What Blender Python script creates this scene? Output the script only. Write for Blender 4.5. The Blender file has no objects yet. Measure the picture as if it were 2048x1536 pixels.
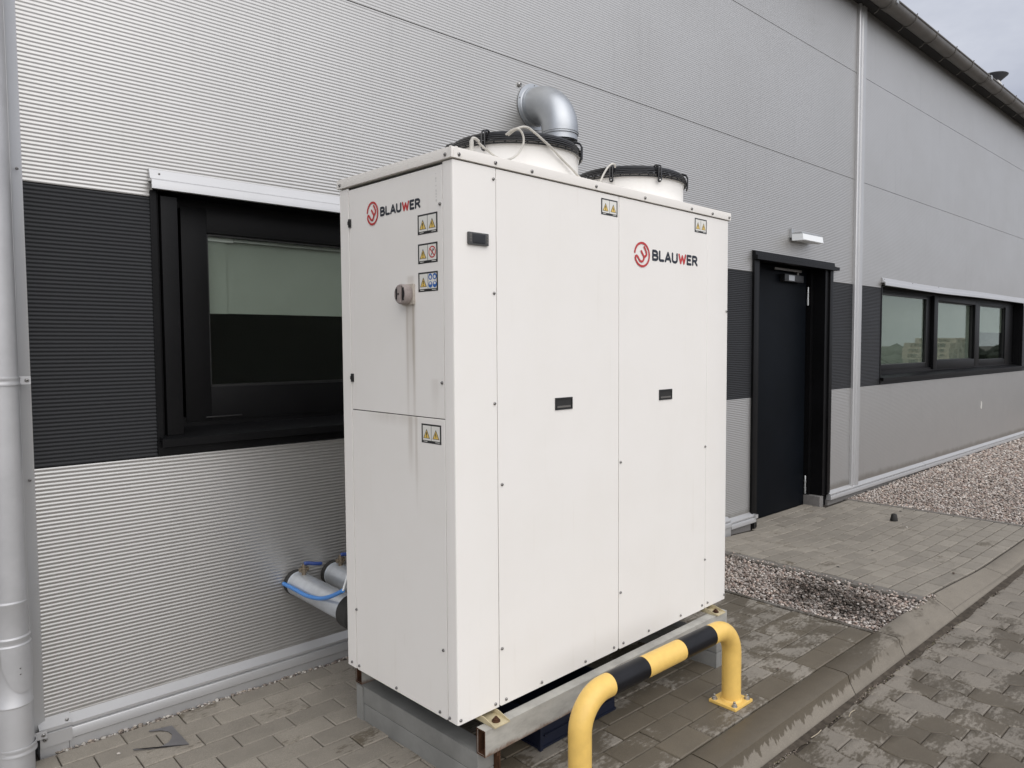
import bpy, bmesh, math, random
from math import sin, cos, pi, radians
from mathutils import Vector, Matrix
random.seed(7)
S = bpy.context.scene
COL = S.collection

# ------------------------------------------------------------------ camera
YAW, PITCH, ROLL, FPX = 0.7614, -0.0538, -0.0038, 1463.94
CAM = Vector((0.0, -3.0947, 1.45))
fwd = Vector((sin(YAW)*cos(PITCH), cos(YAW)*cos(PITCH), sin(PITCH)))
r0 = Vector((cos(YAW), -sin(YAW), 0)); u0 = r0.cross(fwd)
rgt = cos(ROLL)*r0 + sin(ROLL)*u0; upv = -sin(ROLL)*r0 + cos(ROLL)*u0
cd = bpy.data.cameras.new('camera'); cam = bpy.data.objects.new('camera', cd); COL.objects.link(cam)
cd.sensor_width = 36.0; cd.lens = FPX/2048*36.0
cd.shift_x = -65.43/2048; cd.shift_y = 0.0
cd.clip_start = 0.05; cd.clip_end = 3000
M = Matrix((rgt, upv, -fwd)).transposed().to_4x4(); M.translation = CAM
cam.matrix_world = M
S.camera = cam
def in_view(p, mx=30):
    d = Vector(p)-CAM; z = d.dot(fwd)
    if z < .2: return False
    x = 1024+65.4+FPX*d.dot(rgt)/z; y = 768-FPX*d.dot(upv)/z
    return -mx < x < 2048+mx and -mx < y < 1536+mx

# ------------------------------------------------------------------ world and sun
SUN_EL, SUN_AZ = radians(42), radians(197)      # azimuth from +Y clockwise (towards +X)
def math_fac(t, v):
    m = t.nodes.new('ShaderNodeMapRange'); m.inputs[1].default_value = 1.0; m.inputs[2].default_value = 1.8; t.links.new(v, m.inputs[0]); return m.outputs[0]
w = bpy.data.worlds.new('World'); S.world = w; w.use_nodes = True
nt = w.node_tree; nt.nodes.clear()
N = lambda t: nt.nodes.new(t)
out = N('ShaderNodeOutputWorld'); bg = N('ShaderNodeBackground'); sky = N('ShaderNodeTexSky')
sky.sky_type = 'NISHITA'; sky.sun_disc = False; sky.sun_elevation = SUN_EL; sky.sun_rotation = SUN_AZ
sky.air_density = 1.0; sky.dust_density = 3.0
tc = N('ShaderNodeTexCoord'); mp = N('ShaderNodeMapping'); mp.inputs['Scale'].default_value = (2.2, 2.2, 5.5)
n1 = N('ShaderNodeTexNoise'); n1.inputs['Scale'].default_value = 1.3; n1.inputs['Detail'].default_value = 6; n1.inputs['Roughness'].default_value = .55
cr = N('ShaderNodeValToRGB')
cr.color_ramp.elements[0].position = .33; cr.color_ramp.elements[0].color = (5.5, 5.85, 7.0, 1)
cr.color_ramp.elements[1].position = .66; cr.color_ramp.elements[1].color = (9.2, 9.5, 10.4, 1)
mix = N('ShaderNodeMix'); mix.data_type = 'RGBA'; mix.inputs[0].default_value = .88
nt.links.new(tc.outputs['Generated'], mp.inputs[0]); nt.links.new(mp.outputs[0], n1.inputs['Vector'])
nt.links.new(n1.outputs['Fac'], cr.inputs[0]); nt.links.new(sky.outputs[0], mix.inputs[6]); nt.links.new(cr.outputs[0], mix.inputs[7])
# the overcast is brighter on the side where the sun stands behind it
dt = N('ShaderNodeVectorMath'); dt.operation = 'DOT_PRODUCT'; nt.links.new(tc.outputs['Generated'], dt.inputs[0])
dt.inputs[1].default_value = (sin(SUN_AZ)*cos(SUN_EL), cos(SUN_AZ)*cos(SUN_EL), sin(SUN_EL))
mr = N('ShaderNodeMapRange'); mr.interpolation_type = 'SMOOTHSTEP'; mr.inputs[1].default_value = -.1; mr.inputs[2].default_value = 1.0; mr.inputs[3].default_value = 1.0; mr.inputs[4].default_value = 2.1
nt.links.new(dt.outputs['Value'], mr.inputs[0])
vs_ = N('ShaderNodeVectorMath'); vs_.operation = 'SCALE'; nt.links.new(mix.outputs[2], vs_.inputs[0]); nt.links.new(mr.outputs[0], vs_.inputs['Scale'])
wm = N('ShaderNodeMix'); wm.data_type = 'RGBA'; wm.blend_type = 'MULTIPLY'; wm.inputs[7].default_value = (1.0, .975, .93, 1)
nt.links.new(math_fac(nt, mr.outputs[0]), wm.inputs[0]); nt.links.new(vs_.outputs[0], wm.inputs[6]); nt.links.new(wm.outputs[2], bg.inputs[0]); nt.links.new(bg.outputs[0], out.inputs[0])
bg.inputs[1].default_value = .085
sl = bpy.data.lights.new('sun', 'SUN'); sun = bpy.data.objects.new('sun', sl); COL.objects.link(sun)
sl.energy = 1.2; sl.angle = radians(75); sl.color = (1.0, .975, .93)
sd = Vector((sin(SUN_AZ)*cos(SUN_EL), cos(SUN_AZ)*cos(SUN_EL), sin(SUN_EL)))
sun.rotation_euler = (-sd).to_track_quat('-Z', 'Y').to_euler(); sun.location = (0, -8, 12)
S.view_settings.view_transform = 'Standard'; S.view_settings.look = 'None'
S.view_settings.exposure = 0.0; S.view_settings.gamma = 1.0; S.view_settings.use_curve_mapping = False

# ------------------------------------------------------------------ mesh helpers
class MB:
    def __init__(s): s.v = []; s.f = []; s.m = []; s.s = []; s.mi = 0; s.sm = False
    def add(s, vs, fs, smooth=None):
        b = len(s.v); s.v += [tuple(v) for v in vs]
        for f in fs: s.f.append(tuple(i+b for i in f)); s.m.append(s.mi); s.s.append(s.sm if smooth is None else smooth)
        return s
    def box(s, x0, x1, y0, y1, z0, z1, c=0.0):
        if c <= 0:
            vs = [(x, y, z) for z in (z0, z1) for y in (y0, y1) for x in (x0, x1)]
            return s.add(vs, [(0, 2, 3, 1), (4, 5, 7, 6), (0, 1, 5, 4), (2, 6, 7, 3), (0, 4, 6, 2), (1, 3, 7, 5)], False)
        bm = bmesh.new(); bmesh.ops.create_cube(bm, size=1)
        for v in bm.verts:
            v.co = Vector((x0+(v.co.x+.5)*(x1-x0), y0+(v.co.y+.5)*(y1-y0), z0+(v.co.z+.5)*(z1-z0)))
        bmesh.ops.bevel(bm, geom=bm.edges[:], offset=c, segments=2, profile=.7, affect='EDGES')
        bm.verts.index_update(); s.add([v.co for v in bm.verts], [[v.index for v in f.verts] for f in bm.faces], False); bm.free(); return s
    def prism(s, poly, axis, a, b, smooth=False):
        """poly: list of 2D points, extruded along axis (0,1,2) from a to b"""
        n = len(poly)
        def P(p, t):
            return (t, p[0], p[1]) if axis == 0 else ((p[0], t, p[1]) if axis == 1 else (p[0], p[1], t))
        vs = [P(p, a) for p in poly]+[P(p, b) for p in poly]
        ar = sum(poly[i][0]*poly[(i+1) % n][1]-poly[(i+1) % n][0]*poly[i][1] for i in range(n))
        fl = (ar > 0) ^ (axis == 1)
        fs = [tuple(range(n))[::-1] if fl else tuple(range(n)), tuple(range(n, 2*n)) if fl else tuple(range(n, 2*n))[::-1]]
        s.add(vs, fs, False)
        side = [((i, (i+1) % n, n+(i+1) % n, n+i) if fl else (i, n+i, n+(i+1) % n, (i+1) % n)) for i in range(n)]
        b0 = len(s.v)-2*n
        for f in side: s.f.append(tuple(i+b0 for i in f)); s.m.append(s.mi); s.s.append(smooth)
        return s
    def lathe(s, prof, c=(0, 0, 0), n=24, ax=(0, 0, 1), smooth=True, closed=False):
        """prof: (r, h) points; revolved about ax through c"""
        q = Vector((0, 0, 1)).rotation_difference(Vector(ax)); c = Vector(c)
        vs = []; k = len(prof)
        for i in range(n):
            a = 2*pi*i/n
            for r, h in prof: vs.append(c+q @ Vector((r*cos(a), r*sin(a), h)))
        fs = []
        for i in range(n):
            j = (i+1) % n
            for t in range(k-1 if not closed else k):
                u = (t+1) % k
                fs.append((i*k+t, j*k+t, j*k+u, i*k+u))
        s.add(vs, fs, smooth)
        if not closed:
            b = len(s.v)-n*k
            if prof[0][0] > 1e-6: s.f.append(tuple(b+i*k for i in range(n))[::-1]); s.m.append(s.mi); s.s.append(False)
            if prof[-1][0] > 1e-6: s.f.append(tuple(b+i*k+k-1 for i in range(n))); s.m.append(s.mi); s.s.append(False)
        return s
    def cyl(s, a, b, r, n=20, r2=None):
        a = Vector(a); b = Vector(b); d = b-a
        return s.lathe([(r, 0), (r if r2 is None else r2, d.length)], a, n, d.normalized())
    def tube(s, pts, r, n=10, closed=False, caps=True):
        pts = [Vector(p) for p in pts]; k = len(pts); vs = []; fs = []
        rs = r if isinstance(r, (list, tuple)) else [r]*k
        prev = None
        for i, p in enumerate(pts):
            if closed: t = pts[(i+1) % k]-pts[i-1]
            else: t = pts[min(i+1, k-1)]-pts[max(i-1, 0)]
            t.normalize()
            if prev is None:
                a = Vector((0, 0, 1)) if abs(t.z) < .9 else Vector((1, 0, 0)); nrm = (a-t*a.dot(t)).normalized()
            else: nrm = (prev-t*prev.dot(t)).normalized()
            prev = nrm; bn = t.cross(nrm)
            for j in range(n):
                a = 2*pi*j/n; vs.append(p+rs[i]*(cos(a)*nrm+sin(a)*bn))
        for i in range(k if closed else k-1):
            i2 = (i+1) % k
            for j in range(n): fs.append((i*n+j, i*n+(j+1) % n, i2*n+(j+1) % n, i2*n+j))
        s.add(vs, fs, True)
        if caps and not closed:
            b = len(s.v)-k*n
            s.f.append(tuple(b+j for j in range(n))[::-1]); s.m.append(s.mi); s.s.append(False)
            s.f.append(tuple(b+(k-1)*n+j for j in range(n))); s.m.append(s.mi); s.s.append(False)
        return s
    def ring(s, c, r, t, n=48, k=6, ax=(0, 0, 1)):
        return s.lathe([(r+t*cos(2*pi*i/k), t*sin(2*pi*i/k)) for i in range(k)], c, n, ax, True, True)
    def mesh(s, name, mats):
        me = bpy.data.meshes.new(name); me.from_pydata(s.v, [], s.f)
        for m in (mats if isinstance(mats, (list, tuple)) else [mats]): me.materials.append(m)
        me.polygons.foreach_set('material_index', s.m); me.polygons.foreach_set('use_smooth', s.s); me.set_sharp_from_angle(angle=radians(38)); me.update()
        return me
    def build(s, name, mats, parent=None, kind=None, label=None, loc=None, rot=None):
        return link(name, s.mesh(name, mats), parent, kind, label, loc, rot)
def link(name, me, parent=None, kind=None, label=None, loc=None, rot=None):
    o = bpy.data.objects.new(name, me); COL.objects.link(o)
    if parent is not None: o.parent = parent
    if kind: o['kind'] = kind
    if label: o['label'] = label
    if loc is not None: o.location = loc
    if rot is not None: o.rotation_euler = rot
    return o
def tag(o, label, cat, group=None):
    o['label'] = label; o['category'] = cat
    if group: o['group'] = group
    return o
def thing(name, label, cat, loc=(0, 0, 0), rz=0, group=None):
    o = bpy.data.objects.new(name, None); COL.objects.link(o); o.empty_display_size = .1
    o.location = loc; o.rotation_euler = (0, 0, rz); return tag(o, label, cat, group)
def dup_tree(o, parent=None, **kw):
    c = o.copy(); COL.objects.link(c)
    if parent is not None: c.parent = parent
    for ch in list(o.children): dup_tree(ch, c)
    return c

# ------------------------------------------------------------------ materials
def mat(name, col, rough=.5, metal=0.0, spec=.5, var=0.0, vscale=4.0, bump=0.0, bscale=200.0, rvar=0.0, vcol=None, rand=0.0, stretch=None, coord='Object'):
    m = bpy.data.materials.new(name); m.use_nodes = True; t = m.node_tree; b = t.nodes['Principled BSDF']
    b.inputs['Base Color'].default_value = (*col, 1); b.inputs['Roughness'].default_value = rough
    b.inputs['Metallic'].default_value = metal; b.inputs['Specular IOR Level'].default_value = spec
    tcn = t.nodes.new('ShaderNodeTexCoord'); src = tcn.outputs[coord]
    if stretch:
        mm = t.nodes.new('ShaderNodeMapping'); mm.inputs['Scale'].default_value = stretch; t.links.new(src, mm.inputs[0]); src = mm.outputs[0]
    last = None
    if var > 0 or vcol:
        n = t.nodes.new('ShaderNodeTexNoise'); n.inputs['Scale'].default_value = vscale; n.inputs['Detail'].default_value = 8; n.inputs['Roughness'].default_value = .6
        t.links.new(src, n.inputs['Vector'])
        r = t.nodes.new('ShaderNodeMapRange'); r.inputs[1].default_value = .3; r.inputs[2].default_value = .7
        r.interpolation_type = 'SMOOTHSTEP'
        t.links.new(n.outputs['Fac'], r.inputs[0])
        x = t.nodes.new('ShaderNodeMix'); x.data_type = 'RGBA'
        x.inputs[6].default_value = (*col, 1); x.inputs[7].default_value = (*(vcol or [c*(1-var) for c in col]), 1)
        if vcol and var > 0:
            k = t.nodes.new('ShaderNodeMath'); k.operation = 'MULTIPLY'; k.inputs[1].default_value = var
            t.links.new(r.outputs[0], k.inputs[0]); t.links.new(k.outputs[0], x.inputs[0])
        else: t.links.new(r.outputs[0], x.inputs[0])
        last = x.outputs[2]
        if rvar:
            rr = t.nodes.new('ShaderNodeMapRange'); rr.inputs[3].default_value = rough; rr.inputs[4].default_value = rough+rvar
            t.links.new(n.outputs['Fac'], rr.inputs[0]); t.links.new(rr.outputs[0], b.inputs['Roughness'])
    if rand > 0:
        oi = t.nodes.new('ShaderNodeObjectInfo'); rr = t.nodes.new('ShaderNodeMapRange'); rr.inputs[3].default_value = 1-rand; rr.inputs[4].default_value = 1+rand
        t.links.new(oi.outputs['Random'], rr.inputs[0])
        vm = t.nodes.new('ShaderNodeVectorMath'); vm.operation = 'SCALE'
        if last: t.links.new(last, vm.inputs[0])
        else: vm.inputs[0].default_value = col
        t.links.new(rr.outputs[0], vm.inputs['Scale']); last = vm.outputs[0]
    if last: t.links.new(last, b.inputs['Base Color'])
    if bump > 0:
        n = t.nodes.new('ShaderNodeTexNoise'); n.inputs['Scale'].default_value = bscale; n.inputs['Detail'].default_value = 5
        t.links.new(tcn.outputs[coord], n.inputs['Vector'])
        bp = t.nodes.new('ShaderNodeBump'); bp.inputs['Strength'].default_value = bump; bp.inputs['Distance'].default_value = .002
        t.links.new(n.outputs['Fac'], bp.inputs['Height']); t.links.new(bp.outputs[0], b.inputs['Normal'])
    return m

def math_node(t, op, a, b=None, clamp=False):
    n = t.nodes.new('ShaderNodeMath'); n.operation = op; n.use_clamp = clamp
    for i, x in enumerate((a, b)):
        if x is None: continue
        if isinstance(x, (int, float)): n.inputs[i].default_value = x
        else: t.links.new(x, n.inputs[i])
    return n.outputs[0]
def mix_col(t, fac, a, b, mode='MIX'):
    x = t.nodes.new('ShaderNodeMix'); x.data_type = 'RGBA'; x.blend_type = mode
    for i, v in ((0, fac), (6, a), (7, b)):
        if isinstance(v, (int, float)): x.inputs[i].default_value = v
        elif isinstance(v, tuple): x.inputs[i].default_value = (*v, 1)
        else: t.links.new(v, x.inputs[i])
    return x.outputs[2]
def noise(t, src, scale, detail=5, rough=.6, stretch=None, dist=0):
    if stretch:
        mm = t.nodes.new('ShaderNodeMapping'); mm.inputs['Scale'].default_value = stretch; t.links.new(src, mm.inputs[0]); src = mm.outputs[0]
    n = t.nodes.new('ShaderNodeTexNoise'); n.inputs['Scale'].default_value = scale; n.inputs['Detail'].default_value = detail
    n.inputs['Roughness'].default_value = rough; n.inputs['Distortion'].default_value = dist
    t.links.new(src, n.inputs['Vector']); return n.outputs['Fac']
def ramp(t, v, a, b, lo=0.0, hi=1.0):
    r = t.nodes.new('ShaderNodeMapRange'); r.interpolation_type = 'SMOOTHSTEP'
    r.inputs[1].default_value = a; r.inputs[2].default_value = b; r.inputs[3].default_value = lo; r.inputs[4].default_value = hi
    t.links.new(v, r.inputs[0]); return r.outputs[0]

def concrete(name, col, wet_spots, wet_bias=-.12, rand=.10, grain=.22, drip=False, tint=None):
    """concrete paving; wet_spots: (x, y, radius, strength) damp areas on the ground"""
    m = bpy.data.materials.new(name); m.use_nodes = True; t = m.node_tree; b = t.nodes['Principled BSDF']
    geo = t.nodes.new('ShaderNodeNewGeometry'); pos = geo.outputs['Position']
    sp = t.nodes.new('ShaderNodeSeparateXYZ'); t.links.new(pos, sp.inputs[0])
    cb = t.nodes.new('ShaderNodeCombineXYZ'); t.links.new(sp.outputs[0], cb.inputs[0]); t.links.new(sp.outputs[1], cb.inputs[1])
    flat = cb.outputs[0]
    bias = None
    for x, y, r, s in wet_spots:
        d = t.nodes.new('ShaderNodeVectorMath'); d.operation = 'DISTANCE'; t.links.new(flat, d.inputs[0]); d.inputs[1].default_value = (x, y, 0)
        v = ramp(t, d.outputs['Value'], r*.45, r, s, 0)
        bias = v if bias is None else math_node(t, 'MAXIMUM', bias, v)
    na = noise(t, flat, 3.2, 7, .62, (1, 1.6, 1), .4); nb = noise(t, flat, 34, 6, .68, (1, 2.4, 1))
    wv = math_node(t, 'ADD', na, math_node(t, 'MULTIPLY', math_node(t, 'SUBTRACT', nb, .5), .58))
    oi = t.nodes.new('ShaderNodeObjectInfo')
    wv = math_node(t, 'ADD', wv, math_node(t, 'MULTIPLY', math_node(t, 'SUBTRACT', oi.outputs['Random'], .5), .20 if rand > 0 else 0.0))
    wv = math_node(t, 'ADD', wv, wet_bias)
    if bias is not None: wv = math_node(t, 'ADD', wv, bias)
    if drip:  # the lower part of the kerb face has dried in streaks
        st = noise(t, pos, 1, 3, .6, (48, 2, 5))
        zz = math_node(t, 'ADD', sp.outputs[2], math_node(t, 'MULTIPLY', math_node(t, 'SUBTRACT', st, .5), .11))
        wv = math_node(t, 'SUBTRACT', wv, ramp(t, zz, -.030, -.052, 0, .6))
    wet = ramp(t, wv, .465, .57)
    g1 = noise(t, pos, 420, 3, .7); g2 = noise(t, pos, 9, 6, .65)
    dry = mix_col(t, ramp(t, g1, .35, .7), tuple(c*(1-grain) for c in col), tuple(c*(1+grain) for c in col))
    dry = mix_col(t, ramp(t, g2, .35, .75, 0, .5), dry, tuple(c*.72 for c in (tint or col)))
    rr = t.nodes.new('ShaderNodeMapRange'); rr.inputs[3].default_value = 1-rand; rr.inputs[4].default_value = 1+rand
    t.links.new(oi.outputs['Random'], rr.inputs[0])
    vm = t.nodes.new('ShaderNodeVectorMath'); vm.operation = 'SCALE'; t.links.new(dry, vm.inputs[0]); t.links.new(rr.outputs[0], vm.inputs['Scale'])
    dark = mix_col(t, 1.0, vm.outputs[0], (.47, .44, .385), 'MULTIPLY')
    t.links.new(mix_col(t, wet, vm.outputs[0], dark), b.inputs['Base Color'])
    t.links.new(ramp(t, wet, 0, 1, .85, .5), b.inputs['Roughness'])
    b.inputs['Specular IOR Level'].default_value = .35
    bp = t.nodes.new('ShaderNodeBump'); bp.inputs['Strength'].default_value = .55; bp.inputs['Distance'].default_value = .0015
    t.links.new(noise(t, pos, 330, 4, .7), bp.inputs['Height']); t.links.new(bp.outputs[0], b.inputs['Normal'])
    return m

def painted_white(name, col=(.815, .79, .75), stains=()):
    m = bpy.data.materials.new(name); m.use_nodes = True; t = m.node_tree; b = t.nodes['Principled BSDF']
    tcn = t.nodes.new('ShaderNodeTexCoord'); P = tcn.outputs['Object']
    streak = noise(t, P, 1, 4, .6, (34, 34, 1.1)); cloud = noise(t, P, 3.2, 6, .6)
    base = mix_col(t, ramp(t, cloud, .35, .75, 0, .5), col, tuple(c*k for c, k in zip(col, (.955, .95, .935))))
    base = mix_col(t, math_node(t, 'MULTIPLY', ramp(t, streak, .58, .74, 0, .16), ramp(t, cloud, .4, .62)), base, (.60, .55, .46))
    sp = t.nodes.new('ShaderNodeSeparateXYZ'); t.links.new(P, sp.inputs[0])
    fine = noise(t, P, 60, 3, .6)
    for (ax, c0, wd, ztop, zbot, strength) in stains:   # dirt runs below a fitting: centre, width, top, bottom
        cx = math_node(t, 'ABSOLUTE', math_node(t, 'SUBTRACT', sp.outputs[ax], c0))
        wob = noise(t, P, 1, 3, .6, (5, 5, 5))
        cx = math_node(t, 'ADD', cx, math_node(t, 'MULTIPLY', math_node(t, 'SUBTRACT', wob, .5), .012))
        a = ramp(t, cx, wd*.2, wd, 1, 0)
        z = math_node(t, 'MULTIPLY', ramp(t, sp.outputs[2], ztop+.012, ztop, 0, 1), ramp(t, sp.outputs[2], zbot, zbot+(ztop-zbot)*.9, 0, 1))
        k = math_node(t, 'MULTIPLY', math_node(t, 'MULTIPLY', a, z), math_node(t, 'MULTIPLY', ramp(t, streak, .3, .65, .5, 1), strength), True)
        base = mix_col(t, k, base, (.32, .26, .195))
    t.links.new(base, b.inputs['Base Color'])
    b.inputs['Roughness'].default_value = .46; b.inputs['Specular IOR Level'].default_value = .4
    bp = t.nodes.new('ShaderNodeBump'); bp.inputs['Strength'].default_value = .12; bp.inputs['Distance'].default_value = .001
    t.links.new(noise(t, P, 700, 2, .5), bp.inputs['Height'])
    bp2 = t.nodes.new('ShaderNodeBump'); bp2.inputs['Strength'].default_value = .55; bp2.inputs['Distance'].default_value = .004
    t.links.new(noise(t, P, 2.6, 2, .4), bp2.inputs['Height']); t.links.new(bp.outputs[0], bp2.inputs['Normal'])
    t.links.new(bp2.outputs[0], b.inputs['Normal'])
    return m

def glass_mat(name, tint=(.91, .935, .91), trans=1.0):
    m = bpy.data.materials.new(name); m.use_nodes = True; t = m.node_tree; t.nodes.clear()
    o = t.nodes.new('ShaderNodeOutputMaterial'); tr = t.nodes.new('ShaderNodeBsdfTransparent'); gl = t.nodes.new('ShaderNodeBsdfGlossy')
    fr = t.nodes.new('ShaderNodeFresnel'); gb_ = t.nodes.new('ShaderNodeNewGeometry'); t.links.new(math_node(t, 'SUBTRACT', 1.45, math_node(t, 'MULTIPLY', gb_.outputs['Backfacing'], .7603)), fr.inputs[0]); mx = t.nodes.new('ShaderNodeMixShader')
    tr.inputs[0].default_value = (*[c*trans for c in tint], 1); gl.inputs[0].default_value = (.8, .86, .8, 1); gl.inputs['Roughness'].default_value = .02
    tcn = t.nodes.new('ShaderNodeTexCoord'); bp = t.nodes.new('ShaderNodeBump'); bp.inputs['Strength'].default_value = .08; bp.inputs['Distance'].default_value = .01
    t.links.new(noise(t, tcn.outputs['Object'], 2.0, 1, .4), bp.inputs['Height']); t.links.new(bp.outputs[0], gl.inputs['Normal'])
    t.links.new(fr.outputs[0], mx.inputs[0]); t.links.new(tr.outputs[0], mx.inputs[1]); t.links.new(gl.outputs[0], mx.inputs[2]); t.links.new(mx.outputs[0], o.inputs[0])
    return m

def silver_wall(name, col, metal, rough, dirt=True):
    m = bpy.data.materials.new(name); m.use_nodes = True; t = m.node_tree; b = t.nodes['Principled BSDF']
    geo = t.nodes.new('ShaderNodeNewGeometry'); P = geo.outputs['Position']
    sp = t.nodes.new('ShaderNodeSeparateXYZ'); t.links.new(P, sp.inputs[0])
    cl = noise(t, P, 1.1, 5, .6, (1, 1, 1.6)); st = noise(t, P, 1, 4, .6, (14, 14, .8))
    c = mix_col(t, ramp(t, cl, .3, .75, 0, .5), col, tuple(x*.9 for x in col))
    if dirt:
        c = mix_col(t, ramp(t, st, .55, .8, 0, .2), c, tuple(x*.6 for x in col))
        n = noise(t, P, 5, 5, .7, (1, 1, .4))
        zz = math_node(t, 'ADD', sp.outputs[2], math_node(t, 'MULTIPLY', math_node(t, 'SUBTRACT', n, .5), -.10))
        c = mix_col(t, ramp(t, zz, .150, .085, 0, .55), c, (.17, .145, .11))     # splash dirt along the foot of the panels
    t.links.new(c, b.inputs['Base Color'])
    b.inputs['Metallic'].default_value = metal; t.links.new(ramp(t, cl, .2, .8, rough, rough+.06), b.inputs['Roughness'])
    b.inputs['Specular IOR Level'].default_value = .15
    return m

WET = [(2.75, -1.2, 1.75, .25), (3.2, -.9, .7, .27), (1.95, -1.45, .75, .30), (2.45, -1.05, .65, .33)]
WETR = [(2.75, -2.15, .85, .17), (3.6, -2.35, .8, .15), (4.6, -2.6, .9, .12), (3.9, -2.0, .5, .08)]
m_silver = silver_wall('silver_panel_paint', (.495, .488, .473), .78, .38)
m_dark = silver_wall('anthracite_panel_paint', (.026, .027, .029), .12, .38, False)
m_trim = silver_wall('silver_trim_paint', (.50, .50, .50), .5, .34, False)
m_black = mat('black_window_profile', (.005, .005, .0055), .42, 0, .15, .3, 3, .05, 300)
m_doorp = mat('door_paint', (.004, .0055, .008), .5, 0, .08, .25, 2, .08, 500)
m_backing = mat('joint_shadow_board', (.03, .03, .03), .9)
m_galv = mat('galvanised_duct', (.47, .49, .51), .38, .88, .5, .16, 5, .03, 40, .12)
m_galvr = mat('galvanised_rough', (.50, .51, .51), .42, .8, .5, .2, 8)
m_pipe = mat('silver_downpipe', (.50, .50, .505), .38, .35, .5, .14, 6, 0, 1, .08)
m_gutter = mat('grey_brown_gutter', (.165, .155, .142), .42, .2, .5, .25, 5)
m_roof = mat('roof_sheet', (.05, .05, .052), .5, .2)
m_steel = mat('steel_screw', (.30, .29, .28), .35, .9, .5, .4, 60)
m_chrome = mat('bolt_steel', (.55, .54, .52), .28, .9, .5, .3, 40)
m_white = painted_white('chiller_white')
m_white_end = painted_white('chiller_white_end_door', (.815, .79, .75), [(1, .247, .010, 1.59, 1.05, .45), (1, .212, .011, 1.59, 1.02, .58), (1, .228, .042, 1.59, 1.18, .34), (1, .225, .03, 1.67, 1.60, .30), (1, .10, .03, 1.335, 1.22, .15)])
m_white_low = painted_white('chiller_white_low_panel', (.815, .79, .75), [(1, .235, .022, 1.213, .98, .45), (1, .205, .012, 1.213, .86, .4), (1, .33, .22, 1.213, 1.165, .22)])
m_cover = painted_white('chiller_white_cover', (.80, .77, .72), [])
m_fanw = painted_white('fan_ring_white', (.84, .82, .78), [(0, .30, .03, 2.15, 2.02, .0)])
m_dgrey = mat('chiller_base_dark', (.02, .019, .018), .7)
m_blackp = mat('black_plastic', (.012, .012, .012), .4, 0, .5)
m_wire = mat('fan_guard_wire', (.008, .008, .009), .35, 0, .5)
m_cable = mat('cable_grey', (.60, .575, .52), .5, 0, .4, .25, 30)
m_switch = mat('isolator_plastic', (.36, .31, .29), .5, 0, .4, .3, 40)
m_switch2 = mat('isolator_plate', (.50, .45, .385), .55, 0, .4, .25, 30)
m_frame = None
m_rust = mat('rusty_steel', (.10, .045, .022), .85, .1, .3, .6, 25, .5, 90)
m_yellow = mat('yellow_powder_coat', (.80, .53, .14), .36, 0, .5, .30, 34, .06, 220, .12, vcol=(.60, .38, .10))
m_bband = mat('black_band', (.006, .006, .008), .26, 0, .3, .5, 14, .04, 120, .25)
m_ink = mat('dark_blue_print', (.006, .011, .022), .45)
m_red = mat('red_print', (.48, .035, .035), .45)
m_lblk = mat('label_black', (.015, .015, .015), .45)
m_lwht = mat('label_white', (.72, .71, .66), .4)
m_lyel = mat('label_yellow', (.72, .50, .12), .4)
m_lblu = mat('label_blue', (.03, .13, .42), .4)
m_lamp = mat('lamp_diffuser', (.82, .84, .84), .3, 0, .5)
m_blue = mat('blue_hose', (.05, .22, .58), .35, 0, .5)
m_lever = mat('blue_lever', (.02, .05, .20), .4)
m_brass = mat('brass_valve', (.32, .26, .19), .4, .7, .5, .4, 60)
m_jacket = mat('pipe_jacket', (.56, .59, .62), .32, .5, .5, .2, 12, .15, 25)
m_rubber = mat('black_rubber', (.02, .019, .017), .7)
m_crate = mat('navy_crate', (.005, .009, .026), .45, 0, .5, .3, 12)
m_blind = mat('grey_green_blind', (.27, .29, .265), .8, 0, .3, .1, 3)
m_blind2 = mat('grey_green_blind_dimmed', (.17, .19, .165), .8, 0, .3, .1, 3)  # darker copy of the same blind; far window's light level set by colour
m_room = mat('dark_room', (.012, .013, .015), .9)
m_glass = glass_mat('window_glass')
m_granite = mat('foundation_plaster', (.22, .21, .20), .8, 0, .4, .5, 160, .5, 250, coord='Object')
m_scrap = mat('dull_sheet_metal', (.19, .185, .19), .42, .5, .4, .25, 8)
m_wood = mat('weathered_pallet_wood', (.56, .46, .36), .85, 0, .3, .4, 12, .3, 60, rand=.25)
m_far = mat('yard_ground', (.17, .155, .135), .9, 0, .3, .3, .6)
m_added_trees = mat('added_tree_leaves', (.035, .042, .028), .9, 0, .3, .5, 2)

def steel_painted():
    m = bpy.data.materials.new('weathered_grey_steel'); m.use_nodes = True; t = m.node_tree; b = t.nodes['Principled BSDF']
    P = t.nodes.new('ShaderNodeTexCoord').outputs['Object']
    sp = t.nodes.new('ShaderNodeSeparateXYZ'); t.links.new(P, sp.inputs[0])
    c = mix_col(t, ramp(t, noise(t, P, 9, 6, .65, (1, 1, 2.5)), .32, .72, 0, .8), (.46, .45, .41), (.29, .28, .255))
    rn = math_node(t, 'ADD', sp.outputs[2], math_node(t, 'MULTIPLY', math_node(t, 'SUBTRACT', noise(t, P, 16, 6, .7), .5), .05))
    c = mix_col(t, ramp(t, rn, .150, .132, 0, .85), c, (.13, .065, .035))
    c = mix_col(t, ramp(t, noise(t, P, 55, 3, .6), .68, .76, 0, .8), c, (.10, .075, .055))
    t.links.new(c, b.inputs['Base Color']); b.inputs['Roughness'].default_value = .55; b.inputs['Metallic'].default_value = .15
    return m
m_frame = steel_painted()
m_plinth = mat('grey_painted_beam', (.27, .27, .255), .6, .1, .4, .25, 6, .15, 120)
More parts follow.
